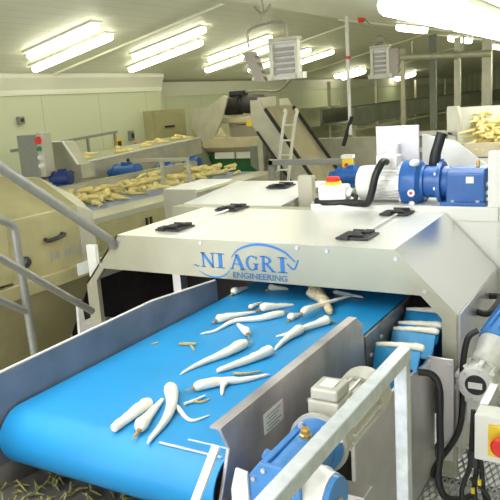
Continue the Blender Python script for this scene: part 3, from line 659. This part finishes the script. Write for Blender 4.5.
MB().tube([(-2.62,1.75,1.92),(-2.62,2.205,1.605)],.018,10).build('mid_rail','rail',s2,smooth=True)

# ------------------------------------------------------------------ neighbouring machine at left
XA = -3.2
ma = thing('polisher_machine', 'yellowish stainless hooded machine at the left edge behind the stair rails', 'machine', (-3.6,2.6,0))
prof = [(-3.2,1.575),(-3.2,1.965),(-3.52,2.150),(-4.3,2.150),(-4.3,1.575)]
MB().prism(prof,'XZ',2.62,3.20).build('casing','olive',ma,bevel=.006)
MB()._hull([(-3.2,3.20,1.575),(-3.2,3.20,1.965),(-3.52,3.20,2.15),(-4.3,3.20,2.15),(-4.3,3.20,1.575),(-3.2,3.34,1.575),(-3.2,3.34,1.90),(-3.36,3.36,2.0),(-4.3,3.46,2.0),(-4.3,3.46,1.575)],
   [(0,1,2,3,4),(9,8,7,6,5),(0,5,6,1),(1,6,7,2),(2,7,8,3),(3,8,9,4),(4,9,5,0)]).build('end_casing','dull',ma)
MB().prism([(-3.19,1.60),(-3.19,2.00),(-3.50,2.165),(-4.3,2.165),(-4.3,1.60)],'XZ',1.2,2.619).build('front_casing','olive',ma,bevel=.006)
MB().box(-3.215,-3.16,1.2,3.36,1.50,1.585).build('ledge','olive',ma,bevel=.004)
MB().prism([(-3.2,1.50),(-4.3,1.50),(-4.15,.78),(-3.62,.78)],'XZ',1.2,3.28).build('lower_hopper','olive',ma)
h_ = MB().tube(spline([(-3.2,2.90,1.80),(-3.165,2.91,1.795),(-3.165,3.03,1.805),(-3.2,3.04,1.81)],4),.013,8).build('handle','blackm',ma,smooth=True)
MB().lathe((-3.20,2.72,1.70),(1,0,0),[(0,.035),(.02,.035),(.04,.02)],14).build('door_knob','blackm',ma)
MB().box(-3.16,-3.155,3.10,3.22,1.52,1.60).build('notice_label','paper',ma)
for w_,y_,wd_ in (('NI',2.965,.07),('AGRI',3.12,.16)): text_mesh(w_,.075,wd_,'faded_lettering','ghost',ma,(-3.1975,y_,1.66),(0,1,0),(0,0,1))
for y in (1.4,3.2): MB().box(-3.62,-3.55,y-.035,y+.035,0,.9).build('leg','dull',ma)
for y in (1.4,3.2): MB().box(-4.22,-4.15,y-.035,y+.035,0,.9).build('leg','dull',ma)
MB().box(-3.06,-2.99,3.10,3.13,.8,1.73).build('white_strip','white',ma)
MB().prism([(2.98,.8),(3.10,.8),(3.05,1.38),(3.02,1.38)],'YZ',-3.13,-3.11).build('white_strip','white',ma)
MB().box(-3.6,-2.85,3.4,3.9,0,1.42).build('shadow_block','dark',ma)  # dark block standing in for legs and shadow between the machines

cbx = thing('control_box', 'upright grey control box with red, green and white buttons', 'control box', (-5.8,5.2,0))
MB().box(-5.97,-5.68,5.2,5.42,1.87,2.35).build('cabinet','rail',cbx,bevel=.008)
fp = MB().box(-5.68,-5.60,5.21,5.35,1.90,2.37).build('button_panel','dull',cbx,bevel=.004)
for z,m_,r in ((2.29,'red',.036),(2.20,'greenp',.024),(2.11,'paper',.024),(2.02,'paper',.026)):
    MB().lathe((-5.64,5.21,z),(0,-1,0),[(0,r*1.15),(.012,r*1.15),(.014,r),(.035,r*.9)],14).build('push_button',m_,fp)
MB().box(-5.9,-5.75,5.26,5.36,0,1.87).build('pedestal','dull',cbx)
fh = thing('feed_hood', 'slope-edged stainless hood right of the grey control box', 'hood', (-5.8,5.65,0))
MB().prism([(-6.15,1.80),(-6.15,2.245),(-5.70,2.245),(-5.50,1.985),(-5.50,1.75)],'XZ',5.60,5.78).build('hood','dull',fh,bevel=.006)
MB().bar((-5.70,5.60,2.25),(-5.50,5.60,1.99),.03,.012).build('bright_edge','white',fh)
MB().box(-5.50,-5.44,5.58,5.78,1.83,1.99).build('side_box','dull',fh,bevel=.005)
MB().box(-6.1,-5.5,5.62,5.76,0,1.75).build('base','olive',fh)
MB().box(-5.72,-5.58,5.55,5.60,1.885,1.91).build('black_handle','blackm',fh)

def small_motor(x,y,z,r,L,label,axis=(1,0,0),m_='navy',floor=0):
    t = thing('electric_motor', label, 'motor', (x,y,z-r-.02))
    a = Vector(axis).normalized(); c = Vector((x,y,z))
    bd = MB().lathe(c-a*L/2, a, [(0,r*.8),(L*.06,r),(L*.72,r),(L*.74,r*1.1),(L*.97,r*1.1),(L,r*.85)],20).build('motor_body',m_,t,smooth=True)
    MB().lathe(c-a*(L*.78), a, [(0,r*.55),(L*.22,r*.62),(L*.28,r*1.05),(L*.32,r*1.05)],18).build('flange',m_,t,smooth=True)
    MB().box(x-r*.45,x+r*.45,y-r*.5,y+r*.5,z+r*.8,z+r*1.3).build('terminal_box',m_,t,bevel=.004)
    MB().box(x-r*.9,x+r*.9,y-r*.7,y+r*.7,z-r-.02,z-r*.8).build('foot',m_,t)
    MB().box(x-.05,x+.05,y-.05,y+.05,floor,z-r-.02).build('stand','dull',t)
    return t
small_motor(-5.50,5.35,1.87,.075,.20,'dark blue motor beside the slope-edged hood at left',axis=(1,.3,0))

# ------------------------------------------------------------------ rear inspection belt with parsnips
ic = thing('inspection_conveyor', 'long rear conveyor heaped with parsnips on a grey blue belt', 'conveyor', (-4.7,6,0))
MB().box(-5.35,-4.40,4.0,7.7,1.60,1.65).build('belt','rearbelt',ic)
fr_ = MB().box(-4.42,-4.09,3.55,7.7,1.60,1.655).build('side_rail','fascia',ic,bevel=.004)
MB().box(-4.12,-4.09,3.55,7.7,1.36,1.60).build('side_plate','olive',ic)
MB().box(-5.42,-5.35,4.0,7.7,1.55,1.78).build('back_rail','dull',ic)
MB().box(-5.42,-5.36,4.0,7.7,1.78,1.80).build('back_rail_top','fascia',ic)
for y in (4.9,6.2,7.5):
    for x in (-5.35,-4.2): MB().box(x-.04,x+.04,y-.04,y+.04,0,1.56).build('leg','dull',ic)
mb = MB()
for y in (4.97,5.03): mb.box(-4.09,-4.075,y-.012,y+.012,1.46,1.54)
mb.build('frame_clip','blackm',ic)

def parsnip_proto(seed, matn, L=.24, r=.028):
    mb = MB(); rn = random.Random(seed)
    pts = [(0,0,0),(L*.35,rn.uniform(-.02,.02),0),(L*.7,rn.uniform(-.03,.03),0),(L,rn.uniform(-.04,.04),0)]
    parsnip_mesh(pts, r, 0, mb, .25, .08, seed)
    ob = mb.build('parsnip', matn, smooth=True); return ob
protos = [parsnip_proto(s,'yparsnip',L,r) for s,L,r in ((1,.24,.030),(2,.20,.034),(3,.28,.026))]
first = [True]*3
def put(i, x, y, z, rz, tilt, label, group, s=1.0):
    if first[i]: o = protos[i]; first[i] = False
    else: o = protos[i].copy(); COL.objects.link(o)
    o.location = (x,y,z); o.rotation_euler = (0,tilt,rz); o.scale = (s,s,s)
    return tag(o, label, 'parsnip', group)
rn = random.Random(21)
for k in range(150):                                                   # heaps on the rear belt, thicker further back
    y = 4.35+3.25*rn.random()**.85
    xc = -4.98+.05*math.sin(y*4); sp_ = .16 if y < 5.6 else .30
    x = max(-5.25,min(-4.55,rn.gauss(xc,sp_)))
    lay = .0 if rn.random() < .55 else (.045 if rn.random()<.7 else .09)
    put(k%3, x, y, 1.652+lay, rn.uniform(0,2*PI), 0, 'yellowish parsnip in the heaps along the rear grey blue belt', 'parsnips on the rear belt', rn.uniform(.8,1.1))

# upper conveyor along the wall
uc = thing('upper_conveyor', 'stainless trough conveyor with a few parsnips rising in front of the left wall', 'conveyor', (-6.2,7.3,0))
MB().quadplate([(-6.0,5.9,1.93),(-6.0,8.75,2.05),(-6.0,8.75,1.82),(-6.0,5.9,1.70)],.02).build('side_plate','dull',uc)
MB().quadplate([(-6.5,5.9,1.97),(-6.0,5.9,1.90),(-6.0,8.75,2.02),(-6.5,8.75,2.09)],.02).build('bed','fascia',uc)
MB().bar((-6.0,5.9,1.935),(-6.0,8.75,2.055),.04,.02).build('rim','white',uc)
MB().bar((-6.55,5.6,2.16),(-6.55,7.5,2.25),.035).build('back_rail','rail',uc)
for y in (6.1,6.9,7.45): MB().bar((-6.55,y,2.18+.045*(y-5.9)),(-6.55,y,1.9),.03).build('rail_post','rail',uc)
for y in (6.2,8.4):
    for x in (-6.45,-6.05): MB().box(x-.03,x+.03,y-.03,y+.03,0,1.85).build('leg','dull',uc)
for k in range(16):
    y = rn.uniform(6.1,8.6); x = rn.uniform(-6.32,-6.08); put(k%3, x, y, 1.93+.14*(-6-x)+.042*(y-5.9), PI/2+rn.uniform(-.6,.6), -.04, 'parsnip strewn along the stainless trough by the left wall', 'parsnips on the upper conveyor', .9)
small_motor(-5.62,6.55,1.78,.105,.36,'blue motor left of the square tube frame beside the rear belt',m_='blue')
small_motor(-5.56,7.3,1.74,.07,.22,'small blue motor half behind the parsnip heap, nearer the tan hopper',m_='blue')
small_motor(-5.56,7.9,1.76,.07,.22,'farthest small blue motor beside the rear belt',m_='blue')
tf = thing('conveyor_arch', 'pale square tube arch standing over the rear belt', 'arch', (-4.7,6,1.8))
MB().bar((-5.10,6.0,1.985),(-4.28,6.0,1.985),.035).build('cross_bar','fascia',tf)
for x in (-4.64,-4.29): MB().bar((x,6.0,1.97),(x,6.0,1.652),.035).build('leg','dull',tf)
MB().ball((-5.10,5.98,1.99),.022).build('end_knob','blackm',tf)

# wall cabinet and small fittings on the left wall
wc = thing('wall_cabinet', 'olive cupboard hung on the left wall beside the wall corner', 'cabinet', (-7.4,9.75,1.7))
MB().box(-7.5,-7.30,9.30,10.25,1.75,2.50).build('body','cabinet',wc,bevel=.006)
dr = MB().box(-7.30,-7.285,9.34,10.21,1.79,2.46).build('door','cabinet',wc,bevel=.003)
MB().box(-7.285,-7.255,9.6,9.85,2.20,2.23).build('door_handle','blackm',dr)
def wallbox(y,z,w,h,m_,label,cat):
    t = thing('wall_switch' if cat=='switch' else 'wall_bracket', label, cat, (XL,y,z))
    f = MB().box(XL,XL+.06,y-w/2,y+w/2,z-h/2,z+h/2).build('case',m_,t,bevel=.004)
    MB().box(XL+.06,XL+.075,y-w/4,y+w/4,z-h/4,z+h/4).build('button','blackm',t)
wallbox(6.62,2.50,.10,.10,'rail','small grey box high on the left wall','switch')
wallbox(8.9,2.12,.10,.16,'rail','small switch on the wall left of the olive cupboard','switch')
wallbox(9.05,1.92,.14,.14,'red','small red tagged fitting below the wall switch','switch')
wallbox(8.55,2.02,.15,.15,'yellow','yellow and black fitting at the end of the back rail','switch')

# ------------------------------------------------------------------ tall rear hopper
hp = thing('bulk_hopper', 'tall stainless bulk hopper with black motor on top and green base', 'hopper', (-6.2,10.2,0))
MB().prism([(-6.98,2.46),(-6.62,2.50),(-6.30,2.68),(-6.22,2.64),(-6.36,2.30),(-6.52,2.02),(-6.75,1.85),(-6.98,2.15)],'XZ',10.0,10.04).build('left_side_plate','dull',hp)
MB().prism([(-7.0,2.15),(-6.78,1.85),(-6.78,1.45),(-7.0,1.45)],'XZ',10.0,10.9).build('left_post','olive',hp)
MB().prism([(-6.95,1.90),(-6.78,1.84),(-6.62,1.52),(-6.80,1.45),(-6.97,1.62)],'XZ',9.90,9.97).build('dark_arm','band',hp)
MB().prism([(-6.50,2.30),(-6.36,2.34),(-6.30,2.02),(-6.48,1.96)],'XZ',10.42,10.45).build('inner_plate','fascia',hp)
MB().prism([(9.98,1.95),(10.4,1.95),(10.4,1.72),(10.10,1.72),(9.98,1.80)],'YZ',-6.78,-5.50).build('trough','tan',hp)
for a,b_ in ((-6.62,-6.22),(-6.18,-5.80),(-5.76,-5.55)): MB().box(a,b_,10.08,10.12,1.60,1.71).build('white_panel','white',hp)
MB().box(-6.85,-5.3,10.13,11.0,0,1.64).build('green_base','green',hp)
MB().box(-6.62,-5.45,10.3,11.0,2.20,2.29).build('motor_shelf','tan',hp,bevel=.006)
mo = MB().lathe((-6.62,10.5,2.50),(1,0,0),[(0,.13),(.05,.17),(.36,.17),(.38,.14),(.44,.14),(.46,.16),(.80,.15),(.86,.10)],22).build('motor','blackm',hp,smooth=True)
MB().box(-6.45,-6.15,10.42,10.58,2.66,2.74).build('motor_terminal_box','blackm',mo,bevel=.01)
MB().tube(spline([(-6.2,10.5,2.60),(-6.19,10.5,2.70),(-5.9,10.5,2.72),(-5.5,10.5,2.70),(-5.0,10.0,2.85),(-4.7,9.8,2.95)],5),.02,8).build('top_pipe','rail',hp,smooth=True)
MB().box(-6.45,-5.80,10.4,10.9,1.90,2.16).build('inner_gearbox','bars',hp,bevel=.01)
MB().box(-6.05,-5.93,10.28,10.31,2.13,2.22).build('warning_tag','yellow',hp)
MB().box(-6.40,-5.45,11.0,11.05,1.2,2.3).build('back_plate','dull',hp)
MB().box(-5.62,-5.28,9.95,10.0,1.90,2.60).build('right_side_plate','dull',hp)
MB().prism([(-5.60,1.9),(-5.28,2.0),(-5.05,1.45),(-5.55,1.45)],'XZ',9.9,10.3).build('right_post','olive',hp)
# inclined elevator beside it
ie = thing('inclined_elevator', 'inclined dark-edged elevator sloping down right of the bulk hopper', 'elevator', (-4.5,9.2,0))
def inc(x): return 2.52-1.28*(x+4.93)
for y0 in (8.55,9.45):
    MB().prism([(-4.95,2.56),(-4.80,2.56),(-4.72,2.42),(-3.75,1.05),(-4.05,.95),(-4.95,2.22)],'XZ',y0,y0+.02).build('side_plate','dull',ie)
    MB().bar((-4.72,y0+.01,2.43),(-3.75,y0+.01,1.06),.05,.035).build('edge_strip','dark',ie)
    MB().bar((-4.86,y0-.005,2.12),(-4.05,y0-.005,.97),.03,.03).build('lower_edge','dark',ie)
MB().quadplate([(-4.80,8.57,2.44),(-4.80,9.45,2.44),(-3.84,9.45,1.06),(-3.84,8.57,1.06)],.03).build('elevator_belt','tan',ie)
MB().prism([(-5.12,1.90),(-4.98,1.90),(-4.45,1.35),(-4.62,1.25),(-5.12,1.62)],'XZ',8.75,8.93).build('boot','band',ie)
MB().box(-4.9,-4.82,8.6,8.68,0,2.0).build('leg','dull',ie)
MB().box(-3.95,-3.87,9.0,9.08,0,1.1).build('leg','dull',ie)
# cage ladder
ld = thing('cage_ladder', 'pale tube ladder with rounded top against the inclined elevator', 'ladder', (-4.25,8.6,1.4))
for dx in (0,.17):
    MB().tube(spline([(-4.72+dx,8.3,0),(-4.45+dx,8.3,1.45),(-4.36+dx,8.3,1.95),(-4.29+dx,8.3,2.28),(-4.27+dx,8.32,2.36),(-4.32+dx,8.40,2.40),(-4.38+dx,8.50,2.38)],5),.022,10).build('side_rail','trim',ld,smooth=True)
for z in (1.6,1.8,2.0,2.2):
    x = -4.45+(z-1.45)*.19; MB().cyl((x,8.3,z),(x+.17,8.3,z),.013,seg=8).build('rung','trim',ld)
gt = thing('tube_gate', 'grey square tube gate frame behind the pale rear cover', 'frame', (-2.8,5.5,0))
MB().bar((-3.02,5.5,1.99),(-2.20,5.5,1.99),.05).build('top_bar','rail',gt)
MB().bar((-3.0,5.5,2.01),(-3.0,5.5,0),.05).build('upright','rail',gt)
MB().bar((-2.22,5.5,1.97),(-2.22,5.5,0),.05).build('upright','rail',gt)
yb = MB().box(-2.28,-2.19,5.44,5.48,1.93,2.02).build('warning_button_box','yellow',gt,bevel=.006); MB().box(-2.285,-2.185,5.44,5.50,2.02,2.05).build('button_cap','paper',yb)
MB().cyl((-2.235,5.44,1.965),(-2.235,5.425,1.965),.018,seg=10).build('button','red',yb)
gs = thing('grey_washer_tank', 'long grey stainless tank side behind the silver motor', 'tank', (-4.0,10.5,0))
MB().box(-4.78,-3.25,10.0,10.04,1.0,1.87).build('side_plate','dull',gs)
MB().box(-4.78,-3.25,10.04,11.4,1.0,1.06).build('tank_floor','dull',gs)
MB().bar((-4.78,9.98,1.42),(-3.25,9.98,1.42),.05).build('stiffener','fascia',gs)
MB().box(-4.80,-3.23,9.96,10.08,1.85,1.90).build('rim','fascia',gs)
for x in (-4.7,-3.35): MB().box(x-.05,x+.05,10.04,10.14,0,1.0).build('leg','dull',gs)
small_motor(-2.10,5.2,1.90,.07,.24,'small blue motor under the yellow warning button',m_='blue')

# ------------------------------------------------------------------ parsnip hopper at the right
rh = thing('parsnip_hopper', 'hopper piled with yellowish parsnips at the right edge', 'hopper', (-1.2,7.2,0))
MB().box(-1.62,-.6,7.0,7.04,1.86,2.00).build('front_plate','tan',rh,bevel=.004)
MB().box(-1.72,-.6,7.04,7.5,1.86,1.90).build('tray','tan',rh)
MB().box(-1.80,-.6,7.5,7.54,1.86,2.34).build('back_plate','trim',rh)
MB().prism([(-1.76,2.37),(-1.66,2.37),(-1.63,2.22),(-1.63,2.13),(-1.76,2.13)],'XZ',6.9,7.0).build('corner_plate','dull',rh)
MB().prism([(-1.76,2.08),(-1.70,2.08),(-1.64,1.85),(-1.50,1.66),(-1.60,1.66),(-1.73,1.80)],'XZ',6.95,6.995).build('support_arm','dull',rh)
for a,b_ in ((-1.58,-1.37),(-1.35,-1.0)): MB().box(a,b_,7.01,7.03,1.78,1.85).build('white_panel','white',rh)
MB().box(-1.62,-.6,7.05,7.5,0,1.85).build('green_base','green',rh)
for k in range(190):
    y = rn.uniform(7.10,7.42); x = rn.uniform(-1.56-.2*(y-7.1),-.85); z = 1.905+rn.random()*(.14+.22*(y-7.1)/.32)
    put(k%3, x, y, z, rn.uniform(0,2*PI), rn.uniform(-.15,.15), 'yellowish parsnip heaped in the hopper at the right edge', 'parsnips in the right hopper', rn.uniform(.7,1.0))

# ------------------------------------------------------------------ hanging heaters
def heater(c, w, h, hang, label, tilt=0.0, edge=None, s=1.0):
    cx,cy,cz = c; t = thing('hanging_heater', label, 'heater', (cx,cy,cz-h/2))
    fr = MB()
    for x in (cx-w/2,cx+w/2): fr.box(x-.02,x+.02,cy-.04,cy+.03,cz-h/2,cz+h/2)
    for z in (cz-h/2,cz+h/2-.03): fr.box(cx-w/2,cx+w/2,cy-.04,cy+.03,z,z+.035)
    f = fr.build('frame','fixture',t,bevel=.004)
    MB().box(cx-w/2+.02,cx+w/2-.02,cy+.01,cy+.03,cz-h/2,cz+h/2).build('reflector','alu',t)
    for k in range(5):
        z = cz-h/2+.06+k*(h-.10)/5; MB().box(cx-w/2+.025,cx+w/2-.025,cy-.035,cy+.009,z,z+(h-.1)/9).build('louvre','bars',t,bevel=.003)
    MB().box(cx-w/2-.02,cx+w/2+.03,cy-.05,cy+.04,cz+h/2-.005,cz+h/2+.03).build('top_cap','dull',t,bevel=.006)
    for x in (cx-w/2-.03,cx+w/2+.03): MB().box(x-.025,x+.025,cy-.03,cy+.06,cz-h/2,cz-h/2+.06).build('side_lug','fixture',t)
    for pts in hang: MB().tube(spline(pts,5),.012*s,8).build('hanger_rod','bars',t,smooth=True)
    if edge:
        e0,e1,wd = Vector(edge[0]),Vector(edge[1]),edge[2]
        d = (e1-e0); P = []; n = 8
        for i in range(n+1):
            q = e0+d*i/n; P.append((q.x-wd/2+.012*(i%2),q.z))
        for i in range(n,-1,-1):
            q = e0+d*i/n; P.append((q.x+wd/2-.016*(i%2),q.z))
        mb = MB(); mb.prism(P,'XZ',cy-.02,cy+.07); mb.build('side_heater','bars',t)
        for i in (2,4,6,8): q = e0+d*i/9; MB().ball((q.x-wd/2,cy-.02,q.z),.018,seg=8).build('bolt','fixture',t)
    return t
heater((-3.055,6.0,2.91),.27,.36,[[(-3.27,6,zc(-3.27)),(-3.27,6,3.35),(-3.27,6,3.26)],[(-3.27,6,3.26),(-3.16,6,3.27),(-3.05,6,3.25),(-3.03,6,3.20),(-3.03,6,3.09)],[(-3.27,6,3.26),(-3.40,6,3.24),(-3.45,6,3.19),(-3.45,6,3.06)],[(-3.36,6,3.43),(-3.27,6,3.36),(-3.18,6,3.43)]],
       'slatted hanging heater with an edge-on twin, above the rear hopper', edge=((-3.46,6,3.02),(-3.33,6,2.73),.13))
heater((-3.17,9.0,2.93),.22,.40,[[(-3.42,9,zc(-3.42)),(-3.40,9,3.55),(-3.25,9,3.36),(-3.23,9,3.29),(-3.13,9,3.26),(-3.10,9,3.13)],[(-3.26,9,3.13),(-3.24,9,3.19),(-3.12,9,3.19)]],
       'second hanging heater, farther right below a crooked cable', edge=((-2.99,9,3.10),(-2.99,9,2.74),.15))
tag(MB().lathe((-3.42,9,zc(-3.42)-.06),(0,0,1),[(0,.03),(.02,.05),(.07,.05)],12).build('cable_rose','red'),'small reddish ceiling rose holding the second heater cable','fitting')

# ------------------------------------------------------------------ far structures
wp = thing('hanging_pole', 'thin white pole with a red collar hanging from the roof', 'pole', (-3.63,9,2.1))
MB().cyl((-3.63,9,zc(-3.63)),(-3.63,9,2.0),.024,seg=10).build('tube','white',wp)
MB().cyl((-3.63,9,3.02),(-3.63,9,3.06),.04,seg=10).build('collar','red',wp)
MB().tube([(-3.60,9,2.25),(-3.66,9,2.08),(-3.74,9,1.85)],.03,8).build('dark_foot','dark',wp)
dk = thing('cooling_trough', 'long dark elevated trough running down the building at right', 'trough', (-6,22,0))
MB().quadplate([(-6,15,2.24),(-6,33,2.36),(-6,33,1.86),(-6,15,1.86)],.06).build('side','band',dk)
MB().box(-6.8,-6.06,15,33,1.86,1.92).build('floor_plate','band',dk)
MB().quadplate([(-6.8,15,2.24),(-6.8,33,2.36),(-6.8,33,1.86),(-6.8,15,1.86)],.06).build('side','band',dk)
MB().bar((-5.98,15,1.74),(-5.98,33,1.80),.08,.05).build('lower_pipe','dull',dk)
for y in (15.2,18.5,22,26,30): MB().box(-6.08,-5.98,y-.05,y+.05,0,1.86).build('leg','dull',dk)
sg = thing('store_racking', 'mesh of dull posts and shelves beyond the dark trough', 'racking', (-6.5,20,0))
for y in (16.5,20,24,28): MB().bar((-7.2,y,0),(-7.2,y,2.9),.07).build('post','dull',sg)
for z in (.7,1.25,1.6): MB().bar((-7.2,16.5,z),(-7.2,28,z),.06).build('beam','dull',sg)
for x,y,r,z1,m_,lab in ((-3.29,12,.055,3.45,'band','dark steel post right of the second heater'),(-2.88,12,.05,3.36,'dull','pale grey steel post left of the right hopper'),(-2.40,12,.075,3.3,'dull','broad grey steel post near the right edge'),(-5.1,16,.05,3.5,'dull','distant thin post left of the second heater'),(-4.95,18,.06,3.5,'dull','distant pale post below the second heater')):
    t = thing('steel_post', lab, 'post', (x,y,0))
    MB().box(x-r,x+r,y-r*.8,y+r*.8,0,z1).build('upright',m_,t,bevel=.006)
    MB().box(x-r*1.6,x+r*1.6,y-r*1.6,y+r*1.6,0,.02).build('base_plate',m_,t)
pp = thing('overhead_pipe', 'horizontal grey pipe between the second heater and the posts', 'pipe', (-3.4,12,3.05))
MB().tube([(-3.95,11.84,3.12),(-2.86,11.84,3.07),(-2.3,11.84,3.05)],.055,12).build('pipe','dull',pp,smooth=True)
for x in (-3.6,-2.75): MB().tube([(x,11.84,3.1),(x,11.84,3.36)],.018,8).build('hanger','dull',pp)
MB().lathe((-2.90,11.84,3.07),(1,0,0),[(0,.08),(.02,.08),(.02,.06),(.06,.06),(.06,.08),(.08,.08)],14).build('pipe_joint','fascia',pp)
mr = thing('dark_mesh_rail', 'grey horizontal rail left of the right hopper', 'railing', (-2.1,8,1.5))
for z in (2.05,1.86): MB().bar((-2.75,8,z),(-1.90,8,z),.05).build('rail','dull',mr)
for x in (-2.70,-2.0): MB().bar((x,8,2.05),(x,8,0),.05).build('upright','dull',mr)
MB().box(-2.66,-1.95,8.0,8.03,1.2,2.0).build('dark_infill','band',mr)
wsn = thing('wall_shelf', 'faint wire shelf on the wall left of the white pole', 'shelf', (-7.8,18,1.6))
for z in (1.75,2.25): MB().box(-7.97,-7.75,16.2,18.6,z,z+.03).build('shelf_board','dull',wsn)
MB().box(-7.8,-7.76,18.5,18.6,1.4,2.4).build('upright','dull',wsn)

# ------------------------------------------------------------------ daylight from the open end behind, exposure
w = bpy.data.worlds.new('daylight'); sc.world = w; w.use_nodes = True
w.node_tree.nodes['Background'].inputs[0].default_value = (.95,.97,1.0,1); w.node_tree.nodes['Background'].inputs[1].default_value = 1.5
sc.view_settings.view_transform = 'Standard'; sc.view_settings.look = 'None'; sc.view_settings.gamma = 1.0
sc.view_settings.use_curve_mapping = False
sc.view_settings.exposure = 0.8
